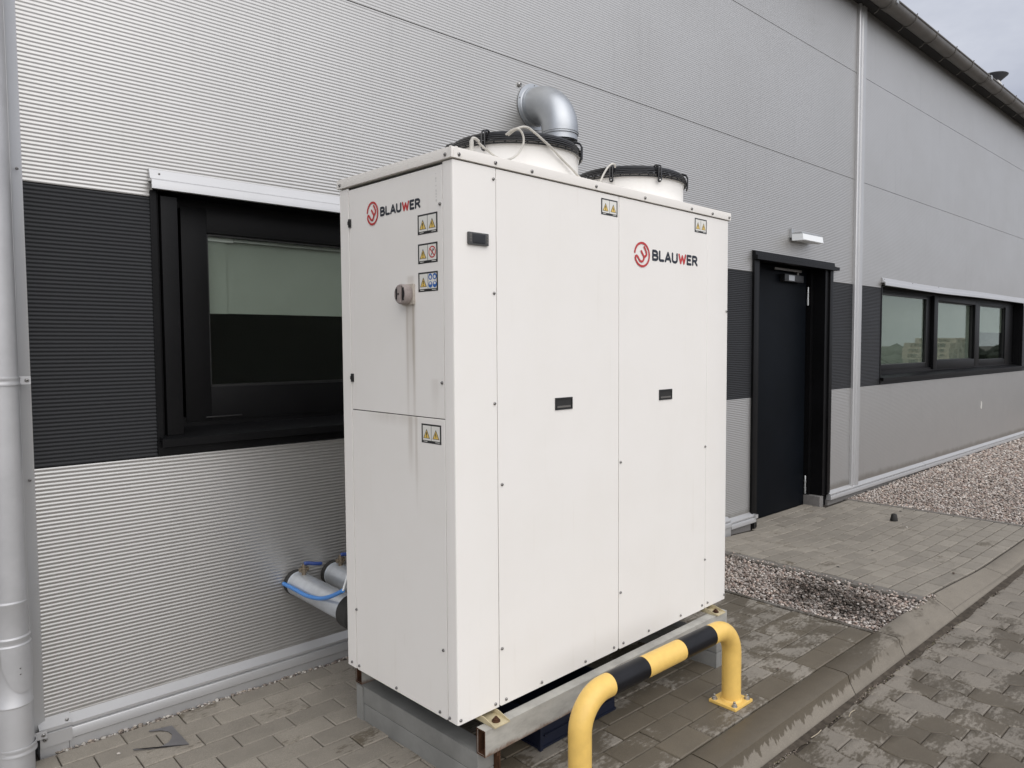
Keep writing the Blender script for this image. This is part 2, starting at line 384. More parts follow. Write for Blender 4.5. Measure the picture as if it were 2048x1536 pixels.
m_paver = concrete('paver_concrete', (.268, .242, .202), WET, -.18, .12)
m_block = concrete('road_block_concrete', (.228, .204, .170), WETR, -.125, .12)
m_kerb = concrete('kerb_concrete', (.222, .197, .160), [(2.6, -1.7, 1.5, .34), (4.25, -1.72, .35, .10)], -.14, .05, drip=True)
m_edge = concrete('edging_concrete', (.185, .170, .150), [(3.68, -1.2, .75, .3)], -.18, .05)
m_sand = concrete('joint_sand', (.040, .033, .026), [], -.3, 0, .5)
m_twig = mat('dry_twig', (.36, .31, .23), .8)
m_dirt = mat('gutter_dirt', (.085, .070, .054), .95, 0, .2, .5, 30, .6, 300)
def gravel_mat(name, wets):
    m = bpy.data.materials.new(name); m.use_nodes = True; t = m.node_tree; b = t.nodes['Principled BSDF']
    at = t.nodes.new('ShaderNodeVertexColor'); at.layer_name = 'stone'
    geo = t.nodes.new('ShaderNodeNewGeometry'); P = geo.outputs['Position']
    n = noise(t, P, 90, 3, .7)
    c = mix_col(t, ramp(t, n, .35, .7, 0, .35), at.outputs['Color'], (.16, .135, .11))
    for x, y, r, s in wets:
        d = t.nodes.new('ShaderNodeVectorMath'); d.operation = 'DISTANCE'; t.links.new(P, d.inputs[0]); d.inputs[1].default_value = (x, y, 0)
        k = math_node(t, 'MULTIPLY', ramp(t, d.outputs['Value'], r*.3, r, s, 0), ramp(t, noise(t, P, 22, 4, .7), .3, .62))
        c = mix_col(t, k, c, (.030, .022, .014))
    t.links.new(c, b.inputs['Base Color']); b.inputs['Roughness'].default_value = .75
    return m
m_gravel = gravel_mat('river_gravel', [(4.02, -1.22, .36, 1.0), (3.98, -1.45, .26, .8), (4.12, -1.0, .22, .7)])

# ------------------------------------------------------------------ ground and terrain
def gz(x):   # the far paving lies a little lower
    t = max(0, min(1, (x-4.3)/1.3)); return -.052*t*t*(3-2*t)
g = MB(); R = 400
g.box(-R, R, -R, R, -.60, -.135)
g.build('ground', m_far, kind='structure')
# room for the reflection on the yard side: flat yard continues to an added tree line
def sheet(name, x0, x1, y0, y1, zf, m, n=24, drop=.05):
    b = MB(); xs = [x0+(x1-x0)*i/n for i in range(n+1)]
    top = [(x, zf(x)) for x in xs]
    b.prism(top+[(xs[-1], zf(xs[-1])-drop), (xs[0], zf(xs[0])-drop)], 1, y0, y1)
    return b
pav = sheet('pavement', -3, 3.69, -1.62, 0.30, lambda x: -.012, m_sand, 2, .12).build('pavement', m_sand, kind='structure')
pav2 = sheet('pavement', 4.33, 6.93, -1.62, 0.30, lambda x: gz(x)-.012, m_sand, 16, .12).build('pavement', m_sand, kind='structure')
GA, GBx = MB(), MB()
bed = sheet('gravel_bed', 3.69, 4.33, -1.62, 0.0, lambda x: -.045, m_sand, 2, .09); bed.box(6.93, 40, -1.9, 0.0, -.13, -.075); bed.build('gravel_bed', m_sand, kind='structure')

def paver_mesh(L, W, c=.0035, h=.03):
    b = MB(); x, y = L/2, W/2
    rings = [(x, y, -h), (x, y, -c), (x-c, y-c, 0)]
    vs = []
    for X, Y, Z in rings: vs += [(-X, -Y, Z), (X, -Y, Z), (X, Y, Z), (-X, Y, Z)]
    fs = [(8, 9, 10, 11)]
    for r in (0, 4):
        for i in range(4): fs.append((r+i, r+(i+1) % 4, r+4+(i+1) % 4, r+4+i))
    b.add(vs, fs, False); return b
_pm = {}
def paver(parent, x0, x1, y0, y1, z, tx=0, bank=None):
    gp = .0035 if x0 < 4 else .0075; L = round(x1-x0-gp, 3); W = round(y1-y0-gp, 3)
    if L < .01 or W < .01: return
    dz = random.uniform(-.0012, .0012); rx = random.uniform(-.006, .006); ry = tx+random.uniform(-.004, .004)
    if bank is not None:
        pb = paver_mesh(L, W); mm = Matrix.Translation(((x0+x1)/2, (y0+y1)/2, z+dz)) @ Matrix.Rotation(ry, 4, 'Y') @ Matrix.Rotation(rx, 4, 'X')
        bank.add([mm @ Vector(v) for v in pb.v], pb.f, False); return
    k = (L, W)
    if k not in _pm: _pm[k] = paver_mesh(L, W).mesh('paver', m_paver)
    link('paver', _pm[k], parent, loc=((x0+x1)/2, (y0+y1)/2, z+dz), rot=(rx, ry, random.uniform(-.003, .003)))
PX, PY = .2035, .1035
offs = {0: .484, 1: .375, 2: .484, 3: .375, 10: .40, 11: .425, 12: .384, 13: .47, 14: .43}
bankA = MB()
for k in range(15):
    y1 = -.052-PY*k; y1 = y1 if k else -.058; y0 = -.052-PY*(k+1) if k < 14 else -1.618
    st = offs.get(k, .484 if k % 2 == 0 else .382)
    i = -16
    while True:
        a = st+PX*i; bb = a+PX; i += 1
        if a > 3.665: break
        aa = max(a, -2.9); bb = min(bb, 3.668)
        if bb-aa < .02: continue
        vis = aa > -.05
        paver(pav, aa, bb, y0, y1, 0, bank=None if vis else bankA)
bankA.build('paver_field', m_paver, pav, 'stuff')
for k in range(16):
    y1 = .045-PY*k; y0 = max(y1-PY, -1.618)
    if y1-y0 < .02: continue
    off = (k % 2)*.5*PX+random.choice((0, .01, -.012))
    i = -1
    while True:
        a = 4.417+PX*i+off; bb = a+PX; i += 1
        if a > 6.90: break
        aa = max(a, 4.417); bb = min(bb, 6.915)
        if bb-aa < .02: continue
        if y1 > .001 and not (5.30 < (aa+bb)/2 < 6.5): continue
        slope = (gz(bb)-gz(aa))/(bb-aa)
        paver(pav2, aa, bb, y0, y1, gz((aa+bb)/2), -math.atan(slope))
# paving inside the door recess
for k in range(1):
    for i in range(6): paver(pav2, 5.33+i*.19, 5.33+(i+1)*.19, .047, .15, -.052)
# concrete edging strips beside the gravel
ed = MB(); ed.box(3.670, 3.695, -1.618, -.05, -.12, .004, .003); ed.build('edging_strip', m_edge, kind='structure')
for a, bb in ((-1.618, -1.0), (-1.0, 0.0)):
    ed = MB(); ed.box(4.335, 4.413, a+.002, bb-.002, -.12, .001, .003); ed.build('edging_strip', m_edge, kind='structure')
ed = MB(); ed.box(6.918, 6.965, -1.618, -.03, -.14, -.050, .003); ed.build('edging_strip', m_edge, kind='structure')

# kerb stones
def kt(x):
    t = max(0, min(1, (x-3.705)/.76)); return t
def kerb_section(x, far=False):
    t = kt(x); zi = gz(x)-.0; zo = -.052*t+gz(x)*.35
    return [(-1.622, -.22), (-1.775, -.22), (-1.775, -.092), (-1.760, -.066-.012*t), (-1.742, zo-.026*(1-t)-.007), (-1.735, zo-.008), (-1.722, zo-.001*(1-t)), (-1.630, zi-.000), (-1.622, zi-.004)]
kerb = bpy.data.objects.new('kerb', None); COL.objects.link(kerb); kerb['kind'] = 'structure'
xs = [-1.93, -.93, .08, 1.095, 2.112, 3.133, 3.702, 4.462]+[4.462+1.0*i for i in range(1, 14)]
for a, bb in zip(xs[:-1], xs[1:]):
    b = MB(); n = 8 if 3.5 < a < 6 else 2; sec = [kerb_section(a+.0035+(bb-a-.007)*i/n) for i in range(n+1)]
    vs = []; m_ = len(sec[0])
    for i, sc in enumerate(sec):
        X = a+.0035+(bb-a-.007)*i/n
        if n == 2 and i in (0, 2): pass
        vs += [(X, y, z) for y, z in sc]
    fs = [tuple(range(m_))[::-1], tuple(range(n*m_, (n+1)*m_))]
    for i in range(n):
        for j in range(m_):
            j2 = (j+1) % m_; fs.append((i*m_+j, i*m_+j2, (i+1)*m_+j2, (i+1)*m_+j))
    b.add(vs, fs, False)
    o = b.build('kerb_stone', m_kerb, kerb)

# road of wavy interlocking blocks
road = MB().box(-3, 24, -8.0, -1.775, -.30, -.096).build('road', m_dirt, kind='structure')
def wave(y, ph):
    u = ((y-ph)/.2) % 1.0
    pts = [(0, .0), (.10, .012), (.34, .014), (.46, -.010), (.60, -.014), (.84, -.012), (.93, -.003), (1, 0)]
    for (a, va), (b_, vb) in zip(pts[:-1], pts[1:]):
        if a <= u <= b_: t = (u-a)/(b_-a); t = t*t*(3-2*t); return va+(vb-va)*t
    return 0
def block_outline(k, y0, y1, gap=.002):
    """column k, between y0<y1; left boundary k, right boundary k+1"""
    xl = 2.931+.137*k; n = 10; L = []; Rr = []
    def bnd(kk, y): return 2.931+.137*kk+wave(y, -1.905-.1*(kk % 2))
    for i in range(n+1):
        y = y0+gap+(y1-y0-2*gap)*i/n
        L.append((bnd(k, y)+gap, y)); Rr.append((bnd(k+1, y)-gap, y))
    return Rr[::1], L[::-1]
def add_block(b, k, y0, y1, z, dx=0, dy=0, hh=.03, cut=None):
    A, Bq = block_outline(k, y0, y1); poly = A+Bq
    if cut is not None: poly = [(x, min(y, cut)) for x, y in poly]
    cx = sum(p[0] for p in poly)/len(poly); cy = sum(p[1] for p in poly)/len(poly)
    n = len(poly); c = .004
    inn = [(x+(c if x < cx else -c), y+(c if y < cy-.07 else (-c if y > cy+.07 else 0))) for x, y in poly]
    vs = [(x-dx, y-dy, z-hh) for x, y in poly]+[(x-dx, y-dy, z-c) for x, y in poly]+[(x-dx, y-dy, z) for x, y in inn]
    fs = [tuple(range(2*n, 3*n))]
    for r in (0, n):
        for i in range(n): fs.append((r+i, r+(i+1) % n, r+n+(i+1) % n, r+n+i))
    b.add(vs, fs, False)
cells = []
for k in range(-40, 140):
    ph = -1.905 if k % 2 == 0 else -2.005
    j = 0
    while True:
        y1 = ph-.2005*(j-1); y0 = y1-.2005; j += 1
        if y1 < -6.5: break
        if y0 > -1.81: continue
        cut = -1.797 if y1 > -1.797 else None
        cells.append((k, y0, y1, cut))
def cell_c(c): return Vector((2.931+.137*(c[0]+.5), (c[1]+c[2])/2, -.09))
vis = [c for c in cells if in_view(cell_c(c), 60)]; vis.sort(key=lambda c: (cell_c(c)-CAM).length)
near = set(vis[:295]); rest = MB()
protoe = {}
for c in cells:
    k, y0, y1, cut = c; cc = cell_c(c)
    z = -.090+random.uniform(-.0015, .0015)
    if c in near:
        if cut is None:
            key = k % 2
            if key not in protoe:
                b = MB(); kk = key; ph = -1.905 if kk == 0 else -2.005
                add_block(b, kk, ph-.2005, ph, 0, 2.931+.137*(kk+.5), ph-.10025); protoe[key] = b.mesh('paving_block', m_block)
            # wave phase drifts with the real pitch, so keep the period exact
            link('paving_block', protoe[key], road, loc=(cc.x, cc.y, z), rot=(random.uniform(-.006, .006), random.uniform(-.006, .006), 0))
        else:
            b = MB(); add_block(b, k, y0, y1, 0, cc.x, cc.y, cut=cut); b.build('paving_block', m_block, road, loc=(cc.x, cc.y, z))
    else: add_block(rest, k, y0, y1, z, cut=cut)
rest.build('block_field', m_block, road, 'stuff')

# gravel and grit ------------------------------------------------------------
def ico():
    bm = bmesh.new(); bmesh.ops.create_icosphere(bm, subdivisions=1, radius=1); bm.verts.index_update()
    v = [tuple(x.co) for x in bm.verts]; f = [tuple(y.index for y in x.verts) for x in bm.faces]; bm.free(); return v, f
IV, IF = ico()
def stones(name, pts, m, pal, parent=None, smooth=True, kind='stuff'):
    V = []; F = []; Cc = []
    variants = []
    for _ in range(14): variants.append([(x*random.uniform(.75, 1.15), y*random.uniform(.75, 1.15), z_*random.uniform(.75, 1.1)) for x, y, z_ in IV])
    for (x, y, z, s) in pts:
        va = random.choice(variants); a = random.uniform(0, 2*pi); t = random.uniform(-.5, .5)
        ca, sa, ct, stt = cos(a), sin(a), cos(t), sin(t)
        sx = s*random.uniform(.8, 1.35); sy = s*random.uniform(.6, .95); sz = s*random.uniform(.45, .75)
        b = len(V)
        for (px, py, pz) in va:
            px *= sx; py *= sy; pz *= sz
            px, pz = px*ct-pz*stt, px*stt+pz*ct
            V.append((x+px*ca-py*sa, y+px*sa+py*ca, z+pz))
        for f in IF: F.append((f[0]+b, f[1]+b, f[2]+b))
        c = random.choice(pal); k = random.uniform(.85, 1.45); Cc.append((c[0]*k, c[1]*k, c[2]*k, 1))
    me = bpy.data.meshes.new(name); me.from_pydata(V, [], F); me.materials.append(m)
    ca_ = me.color_attributes.new('stone', 'FLOAT_COLOR', 'POINT')
    flat = []
    for c in Cc: flat += list(c)*12
    ca_.data.foreach_set('color', flat)
    me.polygons.foreach_set('use_smooth', [smooth]*len(F)); me.update()
    return link(name, me, parent, kind)
PAL = [(.36, .31, .27), (.45, .41, .37), (.30, .24, .21), (.22, .19, .17), (.52, .48, .44), (.33, .25, .21), (.40, .36, .33), (.17, .14, .12), (.46, .38, .32)]
pts = []
y = -1.60
while y < -.01:
    x = 3.705
    while x < 4.325:
        pts.append((x+random.uniform(-.008, .008), y+random.uniform(-.008, .008), random.uniform(-.03, -.012), random.uniform(.007, .0135))); x += .0135
    y += .0125
for _ in range(2600): pts.append((random.uniform(3.70, 4.33), random.uniform(-1.61, -.02), random.uniform(-.012, .004), random.uniform(.0065, .012)))
for _ in range(90): pts.append((4.335+abs(random.gauss(0, .02)), random.uniform(-1.6, -.3), .006, random.uniform(.005, .009)))
for _ in range(60): pts.append((random.uniform(4.1, 4.47), -1.62-abs(random.gauss(0, .02)), .004-.02*0, random.uniform(.005, .009)))
stones('gravel', pts, m_gravel, PAL)
pts = []
x = 6.97
while x < 17:
    st_ = .018+.0035*(x-7); y = -1.75
    while y < -.03:
        pts.append((x+random.uniform(-.6, .6)*st_, y+random.uniform(-.6, .6)*st_, -.060+min(.035, .012*(x-7))+random.uniform(-.012, .012), random.uniform(.55, 1.0)*st_*.75)); y += st_
    x += st_*.62
stones('gravel', pts, m_gravel, PAL)
pts = []
x = .49
while x < 3.66:
    for _ in range(3): pts.append((x+random.uniform(-.01, .01), random.uniform(-.056, -.036), random.uniform(-.012, .000), random.uniform(.005, .011)))
    x += .010
stones('gravel', pts, m_gravel, [(.20, .17, .14), (.34, .31, .28), (.12, .095, .08), (.26, .22, .18), (.42, .40, .36)])
pts = []
x = 1.8
while x < 9.5:
    for _ in range(9 if x < 5.5 else 3):
        wdt = .012+.012*max(0, sin(x*2.1))+(.014 if x > 3.6 else 0)
        pts.append((x+random.uniform(-.01, .01), -1.780-abs(random.gauss(0, 1))*wdt*.6, -.094+random.uniform(-.004, .006), random.uniform(.002, .0055)))
    x += .007
stones('gutter_grit', pts, m_gravel, [(.10, .08, .06), (.15, .12, .095), (.20, .17, .14), (.07, .055, .04), (.11, .10, .05)])
gd = MB()
gx = [1.0+.05*i for i in range(200)]
top = [(x, -1.786-.010*(1+sin(x*7.3)+.6*sin(x*17.1))*.8-(.012 if x > 3.7 else 0)) for x in gx]
vs = [(x, -1.772, -.080) for x in gx]+[(x, y, -.0885) for x, y in top]
n = len(gx); gd.add(vs, [(i, n+i, n+i+1, i+1) for i in range(n-1)], True)
gd.build('gutter_dirt', m_dirt, kind='stuff')
# small loose stones and leaf bits lying about
lo = [(.645, -.215, 'pale pebble lying on the scrap of sheet metal', .008), (6.20, -.86, 'small pale stone beside the black rubber foot', .010),
      (5.10, -1.55, 'small brown stone on the far paving near the kerb', .014), (2.95, -1.50, 'dark pebble on the wet paving behind the guard foot', .010)]
for x, y, lb, s in lo:
    o = stones('loose_stone', [(0, 0, 0, s)], m_gravel, [(.45, .42, .38)] if 'pale' in lb else [(.12, .09, .07)], kind=None)
    o.location = (x, y, gz(x)+s*.5); tag(o, lb, 'stone')

# ------------------------------------------------------------------ building
J = 1.0198
bld = thing('factory_building', 'long silver ribbed metal-clad factory hall with an anthracite band, dark windows and black door', 'building', (0, 0, 0))
PITCHR = 1.0/71
def rib_panel(rects, zbase, m, name='wall_panel', label=None, dep=None):
    """rects: (x0,x1,z0,z1); horizontal micro ribs, phase from zbase"""
    b = MB(); x_a = rects[0][0]
    dep = .0026 if m is m_dark else (.0015 if x_a < 6 else (.0012 if x_a < 7.1 else .0007))
    for x0, x1, z0, z1 in rects:
        seg = 8; z = z0; prof = []
        zs = [z0]
        i0 = math.ceil((z0-zbase)/(PITCHR/seg)+1e-6); i1 = math.floor((z1-zbase)/(PITCHR/seg)-1e-6)
        zs += [zbase+i*PITCHR/seg for i in range(i0, i1+1)]; zs.append(z1)
        def yy(zz):
            u = ((zz-zbase)/PITCHR) % 1
            v = .5-.5*cos(2*pi*u)
            return -dep*v
        vs = [(x0, .03, z0), (x1, .03, z0)]
        for zz in zs: vs += [(x0, yy(zz), zz), (x1, yy(zz), zz)]
        vs += [(x0, .03, z1), (x1, .03, z1)]
        fs = [(2*i, 2*i+1, 2*i+3, 2*i+2) for i in range(len(vs)//2-1)]
        b.add(vs, fs, True)
        for i in range(2): b.s[-1-i] = False
    return b.build(name, m, bld, label=label)
G_ = .002
W1 = (.875, 4.35, 1.03, 2.05); W2 = (7.755, 13.10, 1.03, 2.05); DR = (5.24, 6.60, -.06, 2.17)
bays = [(-6.35, .30), (.40, 7.10), (7.20, 13.90), (14.00, 20.70)]
for bi, (a, c) in enumerate(bays):
    # lowest, light row
    z0 = .06 if bi > 0 else .06
    rects = [(a, c, z0, J-G_)]
    if bi == 1: rects = [(a, DR[0], z0, J-G_), (DR[1], c, z0, J-G_)]
    if bi == 1:
        rib_panel([rects[0]], J-1, m_silver); rib_panel([rects[1]], J-1, m_silver)
    else: rib_panel(rects, J-1, m_silver)
    z0, z1 = J+G_, J+1-G_
    if bi == 1:
        rib_panel([(a, W1[0], z0, z1)], J, m_dark); rib_panel([(W1[1], DR[0], z0, z1)], J, m_dark); rib_panel([(DR[1], c, z0, z1)], J, m_dark)
    elif bi == 2:
        rib_panel([(a, W2[0], z0, z1)], J, m_dark); rib_panel([(W2[1], c, z0, z1)], J, m_dark)
    else: rib_panel([(a, c, z0, z1)], J, m_dark)
    z0, z1 = J+1+G_, J+2-G_
    if bi == 1: rib_panel([(a, W1[0], z0, z1), (W1[0], W1[1], 2.06, z1), (W1[1], DR[0], z0, z1), (DR[0], DR[1], 2.17, z1), (DR[1], c, z0, z1)], J+1, m_silver)
    elif bi == 2: rib_panel([(a, W2[0], z0, z1), (W2[0], W2[1], 2.06, z1), (W2[1], c, z0, z1)], J+1, m_silver)
    else: rib_panel([(a, c, z0, z1)], J+1, m_silver)
    rib_panel([(a, c, J+2+G_, J+3-G_)], J+2, m_silver)
    rib_panel([(a, c, J+3+G_, 4.66)], J+3, m_silver)
bk = MB()
for (x0, x1, z0, z1) in [(-6.4, W1[0], -.5, 4.7), (W1[0], W1[1], -.5, 1.03), (W1[0], W1[1], 2.06, 4.7), (W1[1], DR[0], -.5, 4.7), (DR[0], DR[1], 2.17, 4.7), (DR[1], W2[0], -.5, 4.7), (W2[0], W2[1], -.5, 1.03), (W2[0], W2[1], 2.06, 4.7), (W2[1], 20.8, -.5, 4.7)]:
    bk.box(x0, x1, .012, .30, z0, z1)
bk.build('wall_core', m_backing, bld)
# rest of the hall volume
hall = MB(); hall.box(-6.4, -6.3, .30, 14, -.5, 4.7); hall.box(20.7, 20.8, .30, 14, -.5, 4.7); hall.box(-6.4, 20.8, 14, 14.3, -.5, 4.7); hall.build('outer_wall', m_silver, bld)
rf = MB(); rf.prism([(-.10, 4.76), (14.5, 5.75), (14.5, 5.69), (-.10, 4.70)], 0, -6.6, 21.0); rf.build('roof', m_roof, bld)
so = MB(); so.box(-6.5, 20.9, -.10, .012, 4.665, 4.70); so.build('eaves_board', m_backing, bld)  # dark colour puts the shade below the gutter into this board
# vertical joint covers
def vtrim(x0, x1, zb):
    prof = [(x0, .0), (x0, -.022), (x0+.008, -.030), (x0+.030, -.030), (x0+.036, -.018), (x0+.070, -.018), (x0+.078, -.030), (x1-.035, -.030), (x1-.028, -.022), (x1, -.010), (x1, .0)]
    b = MB(); b.prism(prof, 2, zb, 4.66)
    o = b.build('joint_cover', m_trim, bld)
    return o
tr1 = vtrim(.275, .462, .085); vtrim(7.065, 7.245, .055); vtrim(13.865, 14.045, .055)
def screw_mesh(r=.006, h=.004, n=8, m=None, slot=True):
    b = MB(); b.lathe([(0, h*1.4), (r*.55, h*1.3), (r*.95, h*.7), (r*1.0, 0)][::-1], (0, 0, 0), n, (0, 0, 1))
    if slot: b.mi = 1; b.lathe([(r*.4, h*1.45), (r*.4, h*1.0)][::-1], (0, 0, 0), 6, (0, 0, 1))
    return b.mesh('screw', [m or m_steel, m_dgrey])
SCR = screw_mesh(.0055, .0035); SCRB = screw_mesh(.009, .006, 10, m_chrome)
def screw(parent, loc, d='-y', big=False, name='screw', s=1.0):
    rot = {'-y': (pi/2, 0, 0), '-x': (0, -pi/2, 0), 'z': (0, 0, 0)}[d]
    o = link(name, SCRB if big else SCR, parent, loc=loc, rot=rot); o.scale = (s, s, s); return o
for z in (2.055, .985): screw(tr1, (.445, -.028, z), big=False)
for x, z in ((2.761, 2.891), (3.017, 2.898)): screw(bld, (x, -.003, z), big=True, name='wall_bolt', s=1.6)
# base trims
def base_trim(x0, x1, dz, low=True):
    b = MB(); b.prism([(0, .112+dz), (-.006, .108+dz), (-.038, .088+dz), (-.038, .080+dz), (-.030, .078+dz), (-.030, .074+dz), (-.042, .072+dz), (-.044, .068+dz), (-.044, .036+dz), (-.040, .032+dz), (-.0, .032+dz)], 0, x0, x1)
    b.build('base_flashing', m_trim, bld)
    b = MB()
    if low: b.prism([(0.01, .032+dz), (-.036, .032+dz), (-.036, -.09), (.01, -.09)], 0, x0, x1); b.build('foundation_board', m_trim, bld)
    else: b.prism([(0.01, .032+dz), (-.012, .032+dz), (-.012, -.12), (.01, -.12)], 0, x0, x1); b.build('foundation', m_granite, bld)
for a, c in ((-6.3, .275), (.53, 3.2), (3.204, 4.9)): base_trim(a, c, 0)
base_trim(4.9, 5.262, -.02, False)
for a, c in ((6.585, 9.0), (9.004, 12.0), (12.004, 20.7)): base_trim(a, c, -.042, False)
# overlapping end piece with screws by the downpipe
b = MB(); b.prism([(0, .118), (-.042, .094), (-.042, .082), (-.034, .080), (-.048, .077), (-.048, .030), (0, .030)], 0, .44, .537)
b.build('base_flashing', m_trim, bld, label='short overlapping end piece of the base flashing')
b = MB(); b.box(.44, .528, -.040, .01, -.09, .029); b.build('foundation_board', m_trim, bld)
screw(bld, (.525, -.030, .101), big=True, s=.75); screw(bld, (.455, -.050, .062), big=True, s=.9)
# small end nib at the door
b = MB(); b.box(5.235, 5.275, -.052, .0, .045, .075); b.build('flashing_end', m_trim, bld)
b = MB(); b.box(5.25, 5.275, -.03, .0, -.06, .03); b.build('flashing_end', m_blackp, bld)

# header flashing over windows
def header(x0, x1, m, wob=0):
    b = MB(); n = 24 if wob else 1
    sec = [(0, 2.128), (-.010, 2.124), (-.024, 2.088), (-.040, 2.083), (-.043, 2.079), (-.046, 2.047), (-.036, 2.045), (-.034, 2.076), (0, 2.078)]
    k = len(sec); vs = []
    for i in range(n+1):
        x = x0+(x1-x0)*i/n; d = -.013*math.exp(-((x-9.3)/1.2)**2)*wob
        vs += [(x, y-.002, z+d) for y, z in sec]
    fs = [tuple(range(k))[::-1], tuple(range(n*k, (n+1)*k))]
    for i in range(n):
        for j in range(k): fs.append((i*k+j, i*k+(j+1) % k, (i+1)*k+(j+1) % k, (i+1)*k+j))
    b.add(vs, fs, False); return b
def window(x0, x1, panes, blinds, sash_list, label, hwob, blind_z=None, guide=.064):
    win = MB()
    y = .12
    # outer casing: flanges, guide rails, reveals
    win.box(x0-.012, x0+.010, -.006, .10, 1.03, 2.046); win.box(x1-.010, x1+.012, -.006, .10, 1.03, 2.046)
    win.box(x0+.010, x0+.024, .02, .11, 1.10, 2.05); win.box(x1-.024, x1-.010, .02, .11, 1.10, 2.05)
    if guide: win.box(x0+.026, x0+.022+guide, -.004, .10, 1.098, 2.03, .002); win.box(x1-.022-guide, x1-.026, -.004, .10, 1.098, 2.03, .002)
    win.box(x0+.010, x1-.010, .02, .30, 2.050, 2.060)
    win.box(x0+.010, x1-.010, .115, .20, 1.10, 1.155); win.box(x0+.010, x1-.010, .115, .20, 2.012, 2.050)
    for xa, xb in panes: pass
    win.box(x0-.002, x0+.03, .10, .30, 1.04, 2.05); win.box(x1-.03, x1+.002, .10, .30, 1.04, 2.05)
    wo = win.build('window', m_black, bld, label=label)
    hd = header(x0-.014, x1+.014, m_trim, hwob); ho = hd.build('header_flashing', m_trim, wo)
    for xx in (x0+.02, x0+.79, x0+1.6): screw(ho.parent, (xx, -.018, 2.108), s=.8)
    si = MB(); si.prism([(.13, 1.118), (-.034, 1.092), (-.040, 1.088), (-.040, 1.058), (-.034, 1.058), (-.034, 1.080), (.13, 1.10)], 0, x0-.004, x1+.004)
    si.prism([(0.0, 1.079), (-.010, 1.079), (-.012, 1.026), (0.0, 1.026)], 0, x0-.012, x1+.012)
    si.build('sill', m_black, wo)
    # mullions between panes + sashes
    for (fa, fb, ga, gb, gz0, gz1, dep) in sash_list:
        s = MB(); c = .003
        s.box(fa, ga, .112-dep, .17, 1.135, 2.022, c); s.box(gb, fb, .112-dep, .17, 1.135, 2.022, c)
        s.box(ga, gb, .1125-dep, .17, gz1, 2.0215, c); s.box(ga, gb, .1125-dep, .17, 1.1355, gz0, c)
        so_ = s.build('sash', m_black, wo)
        bead = MB()
        for (a1, a2, b1, b2) in ((ga, ga+.008, gz0, gz1), (gb-.008, gb, gz0, gz1), (ga+.008, gb-.008, gz0, gz0+.008), (ga+.008, gb-.008, gz1-.008, gz1)):
            bead.box(a1-.001, a2+.001, .128, .150, b1-.001, b2+.001)
        bead.build('glazing_bead', m_blackp, wo)
        p = MB(); p.box(ga-.004, gb+.004, .150, .154, gz0-.004, gz1+.004); p.build('pane', m_glass, wo)
    rm = MB(); rm.box(x0-.3, x1+.3, 2.2, 2.25, .3, 2.8); rm.box(x0-.35, x0-.3, .31, 2.25, .3, 2.8); rm.box(x1+.3, x1+.35, .31, 2.25, .3, 2.8)
    rm.box(x0-.3, x1+.3, .31, 2.2, .25, .3); rm.box(x0-.3, x1+.3, .31, 2.2, 2.8, 2.85)
    rm.build('dark_interior', m_room, wo)
    bl = MB()
    for a, c, z0, z1, yy in blinds: bl.box(a, c, yy, yy+.006, z0, z1)
    bl.build('roller_blind', m_blind if x0 < 5 else m_blind2, wo)
    return wo
w1 = window(W1[0], W1[1], [], [(1.02, 4.2, 1.590, 2.02, .178), (1.03, 1.205, 1.588, 2.02, .166)],
    [(1.008, 2.64, 1.110, 2.535, 1.276, 1.922, 0.0), (2.66, 4.22, 2.765, 4.12, 1.276, 1.922, 0.0)],
    'large black-framed window with a half-lowered grey-green blind behind the chiller', 0)
b = MB(); b.box(1.10, 1.235, .157, .164, 1.895, 1.925); b.build('rail_and_lamp_strip', m_trim, w1)  # pale unlit strip standing in for a ceiling lamp inside the room
b = MB(); b.box(1.237, 2.5, .158, .165, 1.900, 1.918); b.build('rail_and_lamp_strip', m_galvr, w1)
b = MB(); b.box(1.085, 1.235, .104, .113, 1.148, 1.153, .001); b.build('drain_cap', m_blackp, w1)
w2 = window(W2[0], W2[1], [], [(7.8, 11.32, 1.15, 2.02, .165), (11.34, 13.0, 1.60, 2.02, .165)],
    [(7.80, 9.56, 7.92, 9.42, 1.212, 1.985, -.02), (9.575, 11.30, 9.70, 11.13, 1.236, 1.965, .02), (11.31, 13.0, 11.40, 12.62, 1.212, 1.975, 0.0)],
    'long black-framed strip window reflecting stacked pallets, on the right bay', 1, guide=.0)

# door
dr = MB()
dr.box(DR[0]-.012, DR[0]+.050, -.022, .02, -.05, 2.14, .002); dr.box(DR[0]+.050, DR[0]+.085, -.010, .16, -.05, 2.14)
dr.box(DR[1]-.050, DR[1]+.010, -.022, .02, .045, 2.14, .002); dr.box(DR[1]-.115, DR[1]-.050, -.006, .16, .045, 2.14)
dr.box(DR[0]+.05, DR[1]-.05, .0, .28, 2.135, 2.17); dr.box(6.44, 6.487, .11, .16, .03, 2.13)
dr.box(5.29, 5.34, .10, .16, -.052, 2.13)
dr.box(DR[0]+.05, DR[1]-.11, .24, .29, -.06, 2.14)
dro = dr.build('door', m_black, bld, label='black steel side door set back in a dark casing')
b = MB(); b.box(5.335, 6.425, .150, .195, -.050, 2.130, .003); b.build('door_leaf', m_doorp, dro)
b = MB(); b.prism([(0.0, 2.192), (-.030, 2.186), (-.034, 2.155), (-.050, 2.150), (-.052, 2.118), (0.0, 2.118)], 0, DR[0]-.016, DR[1]+.012); b.box(DR[1]+.012, DR[1]+.085, -.045, -.01, 2.122, 2.150)
b.build('header_flashing', m_black, dro)
